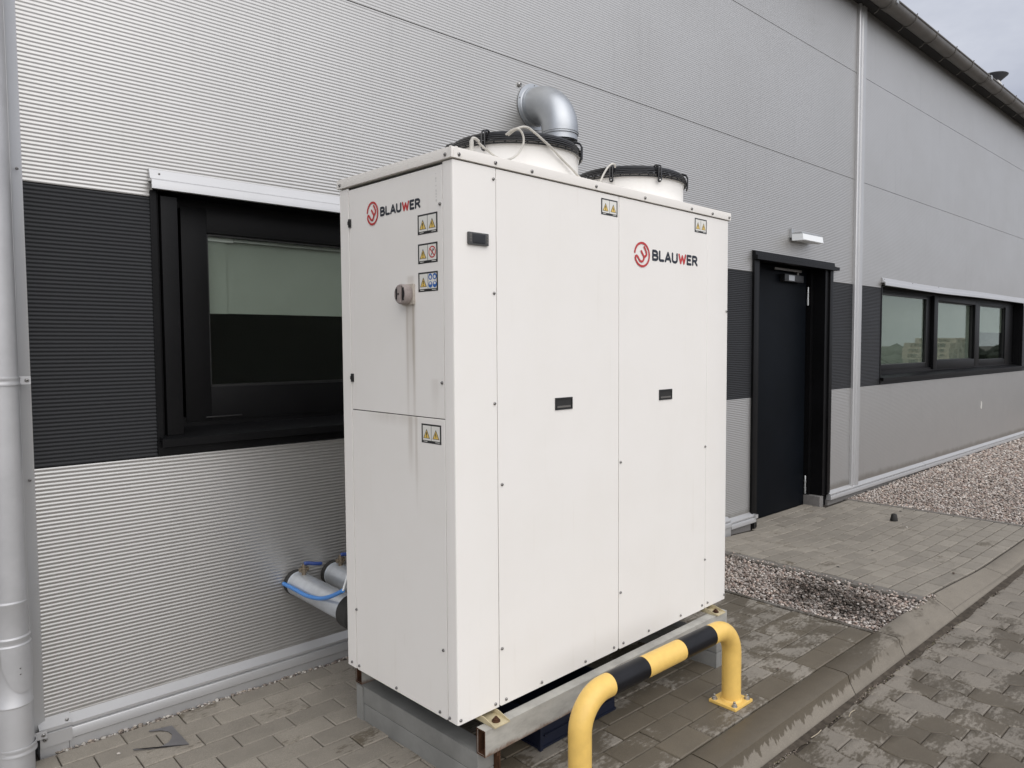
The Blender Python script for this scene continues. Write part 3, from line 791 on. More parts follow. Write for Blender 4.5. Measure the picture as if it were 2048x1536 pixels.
b = MB(); b.box(5.93, 6.27, .096, .146, 1.995, 2.058, .004); b.mi = 1; b.box(5.995, 6.10, .093, .0955, 2.003, 2.05); b.mi = 2; b.box(5.77, 6.24, .10, .112, 2.085, 2.105, .002); b.lathe([(.012, 0), (.012, .025)], (6.20, .12, 2.058), 12)
b.build('door_closer', [m_blackp, m_galvr, m_gutter], dro)
for z in (1.80, .05):
    b = MB(); b.lathe([(.008, 0), (.010, .002), (.010, .05), (.012, .052), (.012, .058), (.009, .06), (.009, .11), (.012, .112), (.012, .118), (.009, .12), (.009, .165), (.006, .17)], (6.435, .137, z), 12)
    b.build('hinge', m_galvr, dro)
b = MB(); b.box(6.430, DR[1]-.10, -.010, .15, -.14, .040, .003); b.build('threshold_stone', m_granite, dro)

# gutter
def gsec(r, t=.004, n=16):
    o_ = [(-.175+r*cos(pi+pi*i/n), 4.700+r*sin(pi+pi*i/n)) for i in range(n+1)]
    i_ = [(-.175+(r-t)*cos(2*pi-pi*i/n), 4.700+(r-t)*sin(2*pi-pi*i/n)) for i in range(n+1)]
    return o_+i_
b = MB(); b.prism(gsec(.075), 0, -6.6, 21, True); b.tube([(-6.6, -.252, 4.702), (21, -.252, 4.702)], .009, 8)
gt = b.build('gutter', m_gutter, bld)
for x in (7.28, 10.22):
    b = MB(); b.prism(gsec(.0785, .003), 0, x, x+.13, True); b.build('gutter_joint', m_gutter, gt)
    b = MB(); b.box(x+.04, x+.09, -.262, -.235, 4.668, 4.718, .003); b.build('gutter_clip', m_galvr, gt)
x = -6.2
HK = None
while x < 21:
    if HK is None:
        b = MB(); pp = [(0, -.175+.080*cos(a), 4.700+.080*sin(a)) for a in [pi+pi*i/14 for i in range(15)]]
        pp = [(0, -.262, 4.722), (0, -.258, 4.712)]+pp[1:11]+[(0, -.10, 4.612), (0, -.075, 4.606)]
        b.tube(pp, .0055, 6); HK = b.mesh('gutter_hook', m_gutter)
    link('gutter_hook', HK, gt, loc=(x, 0, 0)); x += .585

# downpipe
dp = thing('downpipe', 'silver round rainwater downpipe with clips and cleanout flap at the left wall edge', 'pipe', (.368, -.092, 0))
b = MB(); b.lathe([(.049, .57), (.049, 4.62)], (0, 0, 0), 40); b.build('pipe', m_pipe, dp)
b = MB(); b.lathe([(.0495, .60), (.0535, .595), (.0535, .59), (.052, .585), (.052, .48), (.056, .475), (.056, .470), (.0535, .465), (.0535, .455), (.0575, .450), (.0575, .425), (.0545, .42), (.0545, .25), (.0565, .247), (.0565, .243), (.054, .24), (.054, -.05)][::-1], (-.004, 0, 0), 40)
b.build('pipe_socket', m_pipe, dp)
b = MB()   # cleanout flap with rounded lower edge, slightly proud
n = 20; vs = []; fs = []
cx_a = -pi*.36
for i in range(n+1):
    a = cx_a-1.05+2.1*i/n; zb = .29+.10*(abs(i/n-.5)*2)**2.6
    for z in (zb, .448): vs.append((-.004+.0590*cos(a), .0590*sin(a), z))
    for z in (zb,): vs.append((-.004+.0545*cos(a), .0545*sin(a), z))
for i in range(n):
    k = 3*i; fs += [(k, k+3, k+4, k+1), (k+2, k+5, k+3, k)]
b.add(vs, fs, True); b.build('cleanout_flap', m_pipe, dp)
for z in (.375, .355): screw(dp, (-.004+.0575*cos(-1.3), .0575*sin(-1.3), z), s=.6)
for z, r in ((1.335, .0515), (.085, .0565), (3.4, .0515)):
    b = MB(); b.lathe([(r-.003, -.014), (r+.001, -.014), (r+.002, -.008), (r, -.004), (r, .004), (r+.002, .008), (r+.001, .014), (r-.003, .014)], (0, 0, z), 36, closed=True)
    b.box(r-.004, r+.035, .030, .034, z-.014, z+.014); b.box(-r-.035, -r+.004, .030, .034, z-.014, z+.014)
    c = b.build('pipe_clip', m_pipe, dp); screw(c, (r+.024, .030, z), big=True, s=.8)

# wall lamp
lp = thing('wall_lamp', 'white rectangular outdoor light on the wall above the black door', 'lamp', (5.82, 0, 2.35))
b = MB(); b.prism([(-.022, -.030), (-.118, -.036), (-.126, -.030), (-.118, .020), (-.022, .024)], 0, 0, .36); b.build('diffuser', m_lamp, lp)
b = MB(); b.box(.012, .35, -.105, -.004, .024, .038, .003); b.box(-.005, .03, -.022, -.0, -.005, .072); b.build('lamp_body', m_galvr, lp)

# ventilation elbow
ve = thing('ventilation_elbow', 'shiny galvanised duct elbow coming out of the wall above the left fan', 'duct', (2.872, 0, 2.79))
b = MB(); b.lathe([(.098, .003), (.126, .003), (.127, .006), (.127, .009), (.108, .010), (.104, .014), (.104, .030), (.098, .030)], (0, 0, 0), 48, (0, -1, 0), closed=True); fl_ = b.build('flange', m_galv, ve)
pts = [(0, -.025, 0)]+[(0, -.035-.175*sin(a), -.175*(1-cos(a))) for a in [pi/2*i/14 for i in range(15)]]+[(0, -.21, -.20)]
b = MB(); b.tube(pts, .1, 48, caps=False); b.ring((0, -.21, -.19), .101, .0022, 48); b.ring((0, -.21, -.200), .1, .002, 48); b.build('elbow', m_galv, ve)
b = MB(); b.tube([(0, -.21, -.20), (0, -.21, -.23)], .096, 40, caps=False); b.build('outlet_collar', m_galv, ve)
for a in (.5, 1.6, 2.9, 4.0, 5.2): screw(fl_, (.118*cos(a), -.010, .118*sin(a)), s=.7)

# roof vent
rv = thing('roof_vent', 'dark dish-shaped vent cap on a white stem rising behind the gutter', 'roof vent', (13.15, .50, 4.75))
b = MB(); b.lathe([(.075, .76), (.19, .855), (.195, .865), (.18, .875), (0.02, .885)], (0, 0, 0), 32); b.build('cap', mat('vent_cap_grey', (.075, .078, .085), .5), rv)
b = MB(); b.box(-.085, .085, -.085, .085, .0, .765, .004); b.build('stem', m_fanw, rv)

# ------------------------------------------------------------------ chiller
TH = .035786
CX, CY = 1.356994, -1.2676954
ZB, ZT, L, D = .2413, 2.016, 1.618, .660
ch = thing('industrial_chiller', 'tall white industrial water chiller cabinet with two fans on top and red-blue lettering', 'chiller', (CX, CY, 0), TH)
def panel(name, poly, axis, a, b_, m, label=None): return MB().prism(poly, axis, a, b_).build(name, m, ch, label=label)
def rect_cut(x0, x1, z0, z1, c=.006, top=False):
    p = [(x0+c, z0), (x1-c, z0), (x1, z0+c), (x1, z1-(c if top else 0))]
    if top: p += [(x1-c, z1), (x0+c, z1)]
    p += [(x0, z1-(c if top else 0)), (x0, z0+c)]
    if not top: p = [q for i, q in enumerate(p)]
    return p
def bevel_panel(name, poly, axis, a, b_, m, label=None, c=.0012):
    """thin panel with a softened outer edge"""
    o = panel(name, poly, axis, a, b_, m, label)
    md = o.modifiers.new('bevel', 'BEVEL'); md.width = c; md.segments = 2; md.limit_method = 'ANGLE'; md.angle_limit = radians(50)
    return o
G = .0015
core = MB(); core.box(.008, L-.006, .008, D-.008, ZB+.02, ZT-.004); core.build('core', m_dgrey, ch)
base = MB(); base.box(.015, L-.015, .014, D-.014, ZB-.006, ZB+.022); base.build('base_pan', m_dgrey, ch)
# near corner post, wraps front and end
R1 = .006
arc = [(R1-R1*cos(a), R1-R1*sin(a)) for a in [pi/2*i/4 for i in range(5)]]
post = [(.177-G, 0), (.177-G, .006), (.012, .006), (.006, .012), (.006, .051-G), (0, .051-G)]+arc
bevel_panel('corner_panel', post, 2, ZB+.001, ZT-.001, m_white, c=.0008)
bevel_panel('front_panel', rect_cut(.177+G, .811-G, ZB, ZT-.001), 1, .0005, .006, m_white)
bevel_panel('front_panel', rect_cut(.811+G, 1.440-.0005, ZB, ZT-.001), 1, .0005, .006, m_white)
post = [(1.440+.0005, 0.0005), (1.440+.0005, .006), (L-.006, .006), (L-.006, .08), (L, .08), (L, R1), (L-R1*.3, R1*.3), (L-R1, 0.0005)]
bevel_panel('corner_panel', post, 2, ZB+.001, ZT-.001, m_white, c=.0008)
bevel_panel('end_door', [(.051+G, 1.2155+G), (.599-G, 1.2155+G), (.599-G, 2.008), (.051+G, 2.008)], 0, .0005, .006, m_white_end)
bevel_panel('end_panel', rect_cut(.051+G, .599-G, ZB, 1.2155-G), 0, .0005, .006, m_white_low)
post = [(0, .599+G), (.006, .599+G), (.006, D-.006), (.10, D-.006), (.10, D), (.002, D), (0, D-.002)]
bevel_panel('corner_panel', post, 2, ZB+.001, ZT-.001, m_white, c=.0008)
bevel_panel('back_panel', rect_cut(.10+G, L-G, ZB, ZT-.001), 1, D-.006, D-.0005, m_white)
bevel_panel('side_panel', rect_cut(.08+G, D-.008, ZB, ZT-.001), 0, L-.006, L-.0005, m_white)
# top cover
cv = MB(); cv.box(-.008, L+.012, -.006, D+.006, ZT+.003, 2.052, .0025)
cvo = cv.build('top_cover', m_cover, ch)
b = MB(); b.prism([(.0, 2.0195), (.016, 2.0195), (.016, 2.0535), (.008, 2.0535), (0.0, 2.046)], 1, -.0072, -.0058); b.prism([(-.006, 2.0195), (.012, 2.0195), (.004, 2.0535), (-.006, 2.0535)], 0, -.0092, -.0078)
b.build('cover_corner', m_cover, cvo)
# screws
for u, z in [(.165, 1.98), (.165, 1.616), (.164, 1.259), (.194, .989), (.189, .437), (.821, .989), (1.432, .988), (1.436, .470), (.158, .258), (.010, .258), (.206, .258), (.377, .258), (.611, .259), (.781, .260), (.841, .261), (1.010, .262), (1.244, .263), (1.416, .263), (1.462, .264), (1.607, .265), (.822, .47), (1.604, 1.6)]:
    screw(ch, (u, -.0006, z), '-y')
for u in (.020, .170, .334, .667, .967, 1.301, 1.468, 1.612): screw(cvo, (u, -.006, 2.031), '-y', s=1.15)
for v, z in [(.063, 1.888), (.062, 1.331), (.592, .470), (.071, .468), (.630, .259), (.580, .259), (.339, .255), (.092, .257), (.041, .255)]:
    screw(ch, (-.0002, v, z), '-x')
for v in (.024, .643): screw(cvo, (-.008, v, 2.031), '-x', s=1.1)
# latches/hinge tabs on the door edge
for z in (1.889, 1.332):
    b = MB(); b.box(-.006, .004, .583, .596, z-.015, z+.015, .002); b.box(-.010, -.006, .586, .593, z-.006, z+.006); b.build('door_hinge', m_blackp, ch)
# recessed handles
for u0_, u1_ in ((.450, .540), (1.076, 1.168)):
    b = MB(); z0, z1 = 1.218, 1.261
    b.box(u0_, u1_, -.003, .0, z0, z0+.006); b.box(u0_, u1_, -.003, .0, z1-.006, z1); b.box(u0_, u0_+.006, -.003, .0, z0+.006, z1-.006); b.box(u1_-.006, u1_, -.003, .0, z0+.006, z1-.006)
    b.mi = 1; b.box(u0_+.006, u1_-.006, -.0012, .0002, z0+.006, z1-.006); b.mi = 2
    b.box(u0_+.010, u1_-.010, -.0026, -.0012, z0+.007, z0+.014)
    b.build('recessed_handle', [m_blackp, m_dgrey, m_gutter], ch)
# controller
b = MB(); b.box(.054, .137, -.010, .0, 1.763, 1.802, .004); con = b.build('controller', mat('controller_grey', (.06, .06, .06), .45), ch)
b = MB(); b.box(.069, .121, -.0112, -.0098, 1.768, 1.797, .0005); b.build('display', mat('display_glass', (.004, .004, .005), .12), con)
b = MB()
for x, z in ((.0615, 1.792), (.0615, 1.783), (.0615, 1.774), (.129, 1.792), (.129, 1.783), (.129, 1.774)): b.box(x-.0032, x+.0032, -.0112, -.0098, z-.0028, z+.0028)
b.build('buttons', m_gutter, con)

# --- flat print helpers; face frames: f(u,z,d) -> point
def front(u, z, d): return (u, .0005-.0004-d, z)
def endf(u, z, d): return (.0005-.0004-d, u, z)
def poly_print(b, pts, fr, d, rev=False):
    vs = [fr(u, z, d) for u, z in pts]; n = len(vs); b.add(vs, [tuple(range(n))[::-1] if rev else tuple(range(n))], False)
class Pen:
    """round-ended strokes laid on a face, each a hair above the last"""
    def __init__(s, b, fr, org, sx, sz, mirror=False): s.b, s.fr, s.o, s.sx, s.sz = b, fr, org, sx, sz; s.d = .0003
    def T(s, x, y): return (s.o[0]+x*s.sx, s.o[1]+y*s.sz)
    def stroke(s, pts, w, caps=True):
        P = [Vector(s.T(*p)) for p in pts]
        for p in P[1:-1] if len(P) > 2 else []:
            s.disc(p, w/2)
        if caps:
            for p in (P[0], P[-1]): s.disc(p, w/2)
        for a, c in zip(P[:-1], P[1:]):
            t = (c-a); 
            if t.length < 1e-6: continue
            t.normalize(); nn = Vector((-t.y, t.x))*w/2
            q = [a+nn, a-nn, c-nn, c+nn]; s.d += .00001
            poly_print(s.b, [(v.x, v.y) for v in q], s.fr, s.d)
    def disc(s, p, r):
        s.d += .00001; poly_print(s.b, [(p[0]+r*cos(2*pi*i/10), p[1]+r*sin(2*pi*i/10)) for i in range(10)], s.fr, s.d)
def arcp(cx, cy, rx, ry, a0, a1, n=10): return [(cx+rx*cos(radians(a0+(a1-a0)*i/n)), cy+ry*sin(radians(a0+(a1-a0)*i/n))) for i in range(n+1)]
LET = {
 'B': (.62, [[(0, 0), (0, 1), (.30, 1)]+arcp(.30, .76, .25, .24, 90, -90, 8)+[(0, .52)], [(.30, .52)]+arcp(.32, .26, .28, .26, 90, -90, 8)+[(0, 0)]]),
 'L': (.52, [[(0, 1), (0, .07), (.06, 0), (.50, 0)]]),
 'A': (.70, [[(0, 0), (.34, 1), (.68, 0)], [(.12, .28), (.56, .28)]]),
 'U': (.66, [[(0, 1), (0, .30)]+arcp(.31, .30, .31, .30, 180, 360, 10)+[(.62, 1)]]),
 'W': (.92, [[(0, 1), (.22, 0), (.45, .86), (.68, 0), (.90, 1)]]),
 'E': (.54, [[(.50, 1), (0, 1), (0, .0), (.50, 0)], [(0, .52), (.42, .52)]]),
 'R': (.62, [[(0, 0), (0, 1), (.30, 1)]+arcp(.30, .74, .27, .26, 90, -90, 8)+[(0, .48)], [(.30, .48), (.60, 0)]])}
def logo(fr, dirn, left, zb, wd, ht, eu, ez, ew, eh, parent):
    """dirn: +1 when text runs towards +u. (left: start of text)"""
    word = 'BLAUWER'; gap = .24; tot = sum(LET[c][0] for c in word)+gap*(len(word)-1)
    s = wd/tot; st = ht*.24
    redb = MB(); x = 0
    for i, c in enumerate(word):
        lb = MB(); pen = Pen(lb, fr, (left+dirn*(x*s), zb+st/2), dirn*s, ht-st)
        pen.d = .0003+.0005*(i % 2)*0
        for k in LET[c][1]: pen.stroke([(px, py) for px, py in k], st)
        x += LET[c][0]+gap
        lb.build('letter', m_red if c == 'W' else m_ink, parent, label='red letter W' if c == 'W' else None)
    pen = Pen(redb, fr, (eu, ez), dirn*ew/2, eh/2); pen.d = .0008
    tk = .0098*(eh/.10)
    big = arcp(0, 0, .92, .92, 172, -150, 44); 
    tail = [(-.80, -.50), (-.86, -.30), (-.80, -.17), (-.66, -.13), (-.50, -.26), (-.32, -.47), (-.12, -.57), (.08, -.52), (.20, -.36), (.26, -.18)]
    pen.stroke(big+tail, tk*.9)
    pen.stroke([(.26, -.18), (.12, -.02), (-.06, .20), (-.12, .26)], tk*.95)
    pen.stroke([(.26, -.18), (.46, -.08), (.56, .06), (.54, .22), (.42, .42), (.26, .62)], tk*.95)
    redb.build('emblem', m_red, parent)
    return
logo(front, 1, 1.030, 1.7885, .325, .0455, .956, 1.807, .104, .100, ch)
logo(endf, -1, .392, 1.8895, .224, .0325, .4425, 1.9065, .071, .081, ch)

def warning(fr, dirn, u, z, W, H, kind2, parent):
    """u,z: upper left corner as seen; black frame, white fields, yellow triangle"""
    b = MB()
    X = lambda a: u+dirn*a*W
    Z = lambda c: z-c*H
    def quad(a0, a1, c0, c1, d): poly_print(b, [(X(a0), Z(c1)), (X(a1), Z(c1)), (X(a1), Z(c0)), (X(a0), Z(c0))], fr, d)
    b.mi = 0; quad(0, 1, 0, 1, .0004)
    b.mi = 1; quad(.065, .49, .085, .86, .0006); quad(.51, .935, .085, .86, .0006)
    quad(.10, .30, .905, .935, .0006); quad(.70, .92, .905, .935, .0006)
    def tri(cx, bolt):
        k = H/W
        b.mi = 0; poly_print(b, [(X(cx-.17), Z(.76)), (X(cx+.17), Z(.76)), (X(cx), Z(.26))], fr, .0008)
        b.mi = 2; poly_print(b, [(X(cx-.135), Z(.735)), (X(cx+.135), Z(.735)), (X(cx), Z(.335))], fr, .0010)
        b.mi = 0
        if not bolt:
            poly_print(b, [(X(cx-.016), Z(.62)), (X(cx+.016), Z(.62)), (X(cx+.026), Z(.44)), (X(cx-.026), Z(.44))], fr, .0012)
            poly_print(b, [(X(cx-.02), Z(.705)), (X(cx+.02), Z(.705)), (X(cx+.02), Z(.655)), (X(cx-.02), Z(.655))], fr, .0012)
        else:
            poly_print(b, [(X(cx-.03), Z(.57)), (X(cx+.01), Z(.56)), (X(cx-.005), Z(.44)), (X(cx-.03), Z(.45))], fr, .0012)
            poly_print(b, [(X(cx+.00), Z(.71)), (X(cx+.035), Z(.55)), (X(cx-.01), Z(.56))], fr, .0013)
    def disc(cx, cz, r, mi, d, n=18, r2=None):
        b.mi = mi; poly_print(b, [(X(cx)+dirn*r*cos(2*pi*i/n), Z(cz)+r*sin(2*pi*i/n)) for i in range(n)], fr, d)
    tri(.265, False)
    if kind2 == 'bolt': tri(.735, True)
    elif kind2 == 'ban':
        disc(.735, .47, H*.30, 3, .0008); disc(.735, .47, H*.235, 1, .0010)
        b.mi = 0; disc(.79, .36, H*.055, 0, .0012)
        poly_print(b, [(X(.66), Z(.66)), (X(.69), Z(.66)), (X(.80), Z(.40)), (X(.76), Z(.38))], fr, .0012)
        b.mi = 3; poly_print(b, [(X(.62), Z(.32)), (X(.655), Z(.28)), (X(.85), Z(.62)), (X(.815), Z(.66))], fr, .0015)
    else:
        for cx, cz in ((.625, .26), (.845, .26), (.625, .66), (.845, .66)):
            disc(cx, cz, H*.165, 4, .0008)
            disc(cx, cz+(.02 if cz < .5 else -.05), H*.085, 1, .0010)
            b.mi = 4; poly_print(b, [(X(cx-.06), Z(cz+.10)), (X(cx+.06), Z(cz+.10)), (X(cx+.06), Z(cz+.00)), (X(cx-.06), Z(cz+.00))], fr, .0012) if cz > .5 else None
    return b.build('warning_label', [m_lblk, m_lwht, m_lyel, m_red, m_lblu], parent, label={'bolt': 'warning label with two yellow triangles', 'ban': 'warning label with yellow triangle and red prohibition sign', 'ppe': 'warning label with yellow triangle and four blue discs'}[kind2])
warning(front, 1, .703, 1.996, .097, .0605, 'bolt', ch); warning(front, 1, 1.335, 1.998, .096, .061, 'bolt', ch)
warning(endf, -1, .181, 1.867, .104, .063, 'bolt', ch); warning(endf, -1, .181, 1.774, .103, .063, 'ban', ch); warning(endf, -1, .181, 1.683, .103, .062, 'ppe', ch)
warning(endf, -1, .174, 1.195, .104, .062, 'bolt', ch)
# faint vertical lettering marks near the door's upper corner
b = MB(); random.seed(3); z = 1.985
while z > 1.90:
    h = random.choice((.002, .004, .007)); poly_print(b, [(.083, z-h), (.0815, z-h), (.0815, z), (.083, z)], endf, .0004); z -= h+random.choice((.003, .006, .010))
b.build('small_print', m_steel, ch)
# isolator switch
b = MB(); b.box(-.007, .0, .200, .268, 1.582, 1.650, .003); iso = b.build('isolator_switch', m_switch2, ch)
b = MB(); b.lathe([(.026, 0), (.031, .003), (.033, .008), (.033, .030), (.031, .034), (.028, .035), (.026, .031), (0, .031)], (-.001, .236, 1.616), 28, (-1, 0, 0))
b.prism([(.228, 1.588), (.244, 1.588), (.244, 1.644), (.228, 1.644)], 0, -.040, -.030)
b.build('rotary_knob', m_switch, iso)
b = MB(); b.lathe([(.003, 0), (.003, .002)], (-.0405, .236, 1.616), 8, (-1, 0, 0)); b.box(-.037, -.0315, .212, .222, 1.595, 1.637, .002); b.box(-.037, -.0315, .250, .258, 1.600, 1.634, .002); b.build('knob_slot', m_blackp, iso)

# fans
random.seed(11)
def fan(u, v, clips):
    hs = MB(); r = .251
    hs.lathe([(r-.012, .0), (r-.004, .0), (r-.002, .012), (r-.006, .030), (r-.006, .085), (r-.001, .108), (r+.001, .113), (r-.005, .114), (r-.010, .108), (r-.014, .08)], (0, 0, 0), 72)
    hs.f.pop(); hs.m.pop(); hs.s.pop(); hs.f.pop(); hs.m.pop(); hs.s.pop()
    ho = hs.build('fan_housing', m_fanw, ch, loc=(u, v, 2.052))
    b = MB()
    rings = [(.257, .104), (.2575, .113), (.256, .121), (.253, .129), (.248, .136), (.241, .142), (.232, .147), (.221, .151), (.208, .154), (.194, .156), (.179, .158), (.163, .1595), (.147, .1605), (.130, .161), (.113, .161), (.095, .161), (.077, .160), (.058, .159)]
    for R_, h in rings: b.ring((0, 0, h), R_, .0034, 64, 5)
    for i in range(40):
        a = 2*pi*i/40+.05; pr = rings if i % 4 == 0 else rings[:10]
        b.tube([((R_-.002)*cos(a+.10*j/10), (R_-.002)*sin(a+.10*j/10), h-.002) for j, (R_, h) in enumerate(pr)], .003, 5)
    go = b.build('fan_guard', m_wire, ho)
    for a in [radians(x) for x in clips]:
        e = Vector((cos(a), sin(a), 0)); t = Vector((-sin(a), cos(a), 0)); c = MB()
        for s_ in (-1, 1):
            c.tube([e*.215+t*.006*s_+Vector((0, 0, .150)), e*.240+t*.006*s_+Vector((0, 0, .156)), e*.257+t*.006*s_+Vector((0, 0, .150)), e*.264+t*.006*s_+Vector((0, 0, .137)), e*.263+t*.006*s_+Vector((0, 0, .088))], .0034, 6)
        c.lathe([(.0085, 0), (.0085, .005), (0, .006)], e*.257+Vector((0, 0, .088)), 14, tuple(e))
        c.mi = 1; c.lathe([(.0042, 0), (.0042, .004), (0, .005)], e*.2625+Vector((0, 0, .088)), 10, tuple(e))
        c.build('guard_clip', [m_wire, m_chrome], ho)
    b = MB(); b.lathe([(.07, .0), (.07, .12), (.05, .13), (0, .132)], (0, 0, 0), 24)
    for i in range(7):
        a = 2*pi*i/7; da = .55
        vs = [(.06*cos(a), .06*sin(a), .06), (.235*cos(a), .235*sin(a), .04), (.235*cos(a+da), .235*sin(a+da), .085), (.06*cos(a+da), .06*sin(a+da), .10)]
        vs += [(x_, y_, z_-.004) for x_, y_, z_ in vs]
        b.add(vs, [(0, 1, 2, 3), (7, 6, 5, 4), (0, 4, 5, 1), (1, 5, 6, 2), (2, 6, 7, 3), (3, 7, 4, 0)], False)
    b.build('fan_rotor', m_blackp, ho)
    return ho
fan(.5433, .30, (-158, -60, 24, 84, 144)); fan(1.2532, .30, (-158, -112, -56, 30, 140))
# cables
def catmull(P, n=8):
    P = [Vector(p) for p in P]; out = []
    for i in range(len(P)-1):
        p0 = P[max(i-1, 0)]; p1 = P[i]; p2 = P[i+1]; p3 = P[min(i+2, len(P)-1)]
        for j in range(n):
            t = j/n; out.append(.5*((2*p1)+(-p0+p2)*t+(2*p0-5*p1+4*p2-p3)*t*t+(-p0+3*p1-3*p2+p3)*t**3))
    out.append(P[-1]); return out
c1 = [(.132, .030, 2.098), (.148, .046, 2.098), (.182, .05, 2.085), (.224, .05, 2.070), (.267, .05, 2.067), (.312, .05, 2.088), (.343, .05, 2.123), (.351, .05, 2.151), (.341, .05, 2.174), (.326, .055, 2.183), (.318, .075, 2.18), (.315, .10, 2.17)]
MB().tube(catmull(c1), .0037, 8).build('cable', m_cable, ch)
c2 = [(.325, .10, 2.17), (.336, .065, 2.188), (.366, .05, 2.195), (.401, .048, 2.184), (.441, .046, 2.166), (.49, .044, 2.142), (.536, .044, 2.116), (.592, .046, 2.090), (.66, .055, 2.062), (.70, .06, 2.054)]
MB().tube(catmull(c2), .0042, 8).build('cable', m_cable, ch)
c3 = [(.765, .065, 2.054), (.776, .07, 2.069), (.802, .07, 2.11), (.828, .07, 2.141), (.854, .07, 2.158), (.877, .075, 2.160), (.91, .10, 2.16)]
MB().tube(catmull(c3), .0038, 8).build('cable', m_cable, ch)
b = MB(); b.lathe([(.013, 0), (.013, .008), (.010, .010), (.010, .014), (.007, .016), (.007, .040), (.005, .045)], (.102, .030, 2.052), 12); b.tube(catmull([(.102, .03, 2.09), (.106, .03, 2.102), (.118, .03, 2.104), (.132, .03, 2.098)], 5), .005, 8)
b.build('cable_gland', m_cable, ch)
# mounting feet
for uc in (.128, 1.475):
    b = MB(); w_ = .033
    b.box(uc-w_, uc+w_, -.068, .05, .2215, .2245)
    for s_ in (-1, 1):
        x_ = uc+s_*w_; x_a, x_b = (x_-.0025, x_) if s_ > 0 else (x_, x_+.0025)
        b.prism([(-.066, .2245), (.05, .2245), (.05, .2415), (-.012, .2415), (-.066, .2270)], 0, x_a, x_b)
    ft = b.build('mounting_foot', [mat('foot_cream', (.58, .50, .32), .5, .1, .4, .3, 20)], ch)
    b = MB(); b.lathe([(.0145, 0), (.0145, .003), (.0095, .0035), (.0095, .009), (.0055, .010), (.005, .015)], (uc, -.036, .2245), 12); b.build('foot_bolt', m_rust, ft)

# ------------------------------------------------------------------ steel stand below
sf = thing('support_stand', 'low weathered grey steel stand with rusty tube ends carrying the chiller', 'stand', (CX, CY, 0), TH)
def hollow(u0_, u1_, v0, v1, z0, z1, t=.004):
    b = MB(); b.box(u0_, u1_, v0, v1, z1-t, z1); b.box(u0_, u1_, v0, v1, z0, z0+t); b.box(u0_, u1_, v0, v0+t, z0+t, z1-t); b.box(u0_, u1_, v1-t, v1, z0+t, z1-t)
    b.mi = 1; b.box(u0_-.0008, u0_+.0, v0, v1, z1-t, z1); b.box(u0_-.0008, u0_, v0, v1, z0, z0+t); b.box(u0_-.0008, u0_, v0, v0+t, z0+t, z1-t); b.box(u0_-.0008, u0_, v1-t, v1, z0+t, z1-t)
    b.box(u0_+.002, u0_+.45, v0+t, v0+t+.0008, z0+t, z1-t); b.box(u0_+.002, u0_+.45, v1-t-.0008, v1-t, z0+t, z1-t); b.box(u0_+.002, u0_+.45, v0+t+.001, v1-t-.001, z0+t, z0+t+.0008)
    b.box(u0_+.45, u0_+.455, v0+t, v1-t, z0+t, z1-t)
    return b
hollow(.064, 1.540, -.056, -.014, .1345, .2205).build('tube_beam', [m_frame, m_rust], sf)
hollow(.064, 1.540, .672, .714, .1345, .2205).build('tube_beam', [m_frame, m_rust], sf)
for u0_, uw in ((.062, .07), (1.405, .07)):
    b = MB(); b.box(u0_, u0_+uw, -.020 if u0_ < 1 else -.085, .690, .068, .1335, .004); b.box(u0_, u0_+uw, -.0195 if u0_ < 1 else -.0845, .6895, -.02, .0665, .004)
    b.build('cross_beam', m_plinth, sf)
    f0 = -.045 if u0_ < 1 else -.086
    b = MB(); b.box(u0_+uw+.001, u0_+uw+.006, f0, f0+.05, -.01, .1335); b.box(u0_+uw+.006, u0_+uw+.040, f0+.044, f0+.050, -.01, .1335); b.box(u0_+uw-.012, u0_+uw+.001, f0-.004, f0-.001, .115, .1335)
    b.build('angle_leg', m_rust, sf)
    b = MB(); b.box(u0_-.006, u0_+.03, .692, .697, -.01, .1335); b.box(u0_-.006, u0_-.001, .655, .692, -.01, .1335); b.build('angle_leg', m_plinth, sf)

# blue crate under the chiller
cr_ = thing('blue_crate', 'dark blue plastic crate on the wet paving below the chiller stand', 'crate', (1.735, -1.245, 0), .02)
b = MB(); H_ = .125
b.box(0, .42, .0, .29, .004, .012); b.box(.004, .416, .004, .010, .012, H_); b.box(.004, .416, .280, .286, .012, H_); b.box(.004, .010, .010, .280, .012, H_); b.box(.410, .416, .010, .280, .012, H_)
b.build('crate_body', m_crate, cr_)
b = MB(); b.box(-.004, .424, -.004, .008, H_-.012, H_+.004, .001); b.box(-.004, .424, .282, .294, H_-.012, H_+.004, .001); b.box(-.004, .008, .008, .282, H_-.012, H_+.004, .001); b.box(.412, .424, .008, .282, H_-.012, H_+.004, .001)
b.box(.02, .40, -.003, .004, .048, .054); b.box(-.002, .012, -.002, .012, .0, H_-.012); b.build('crate_rim', m_crate, cr_)

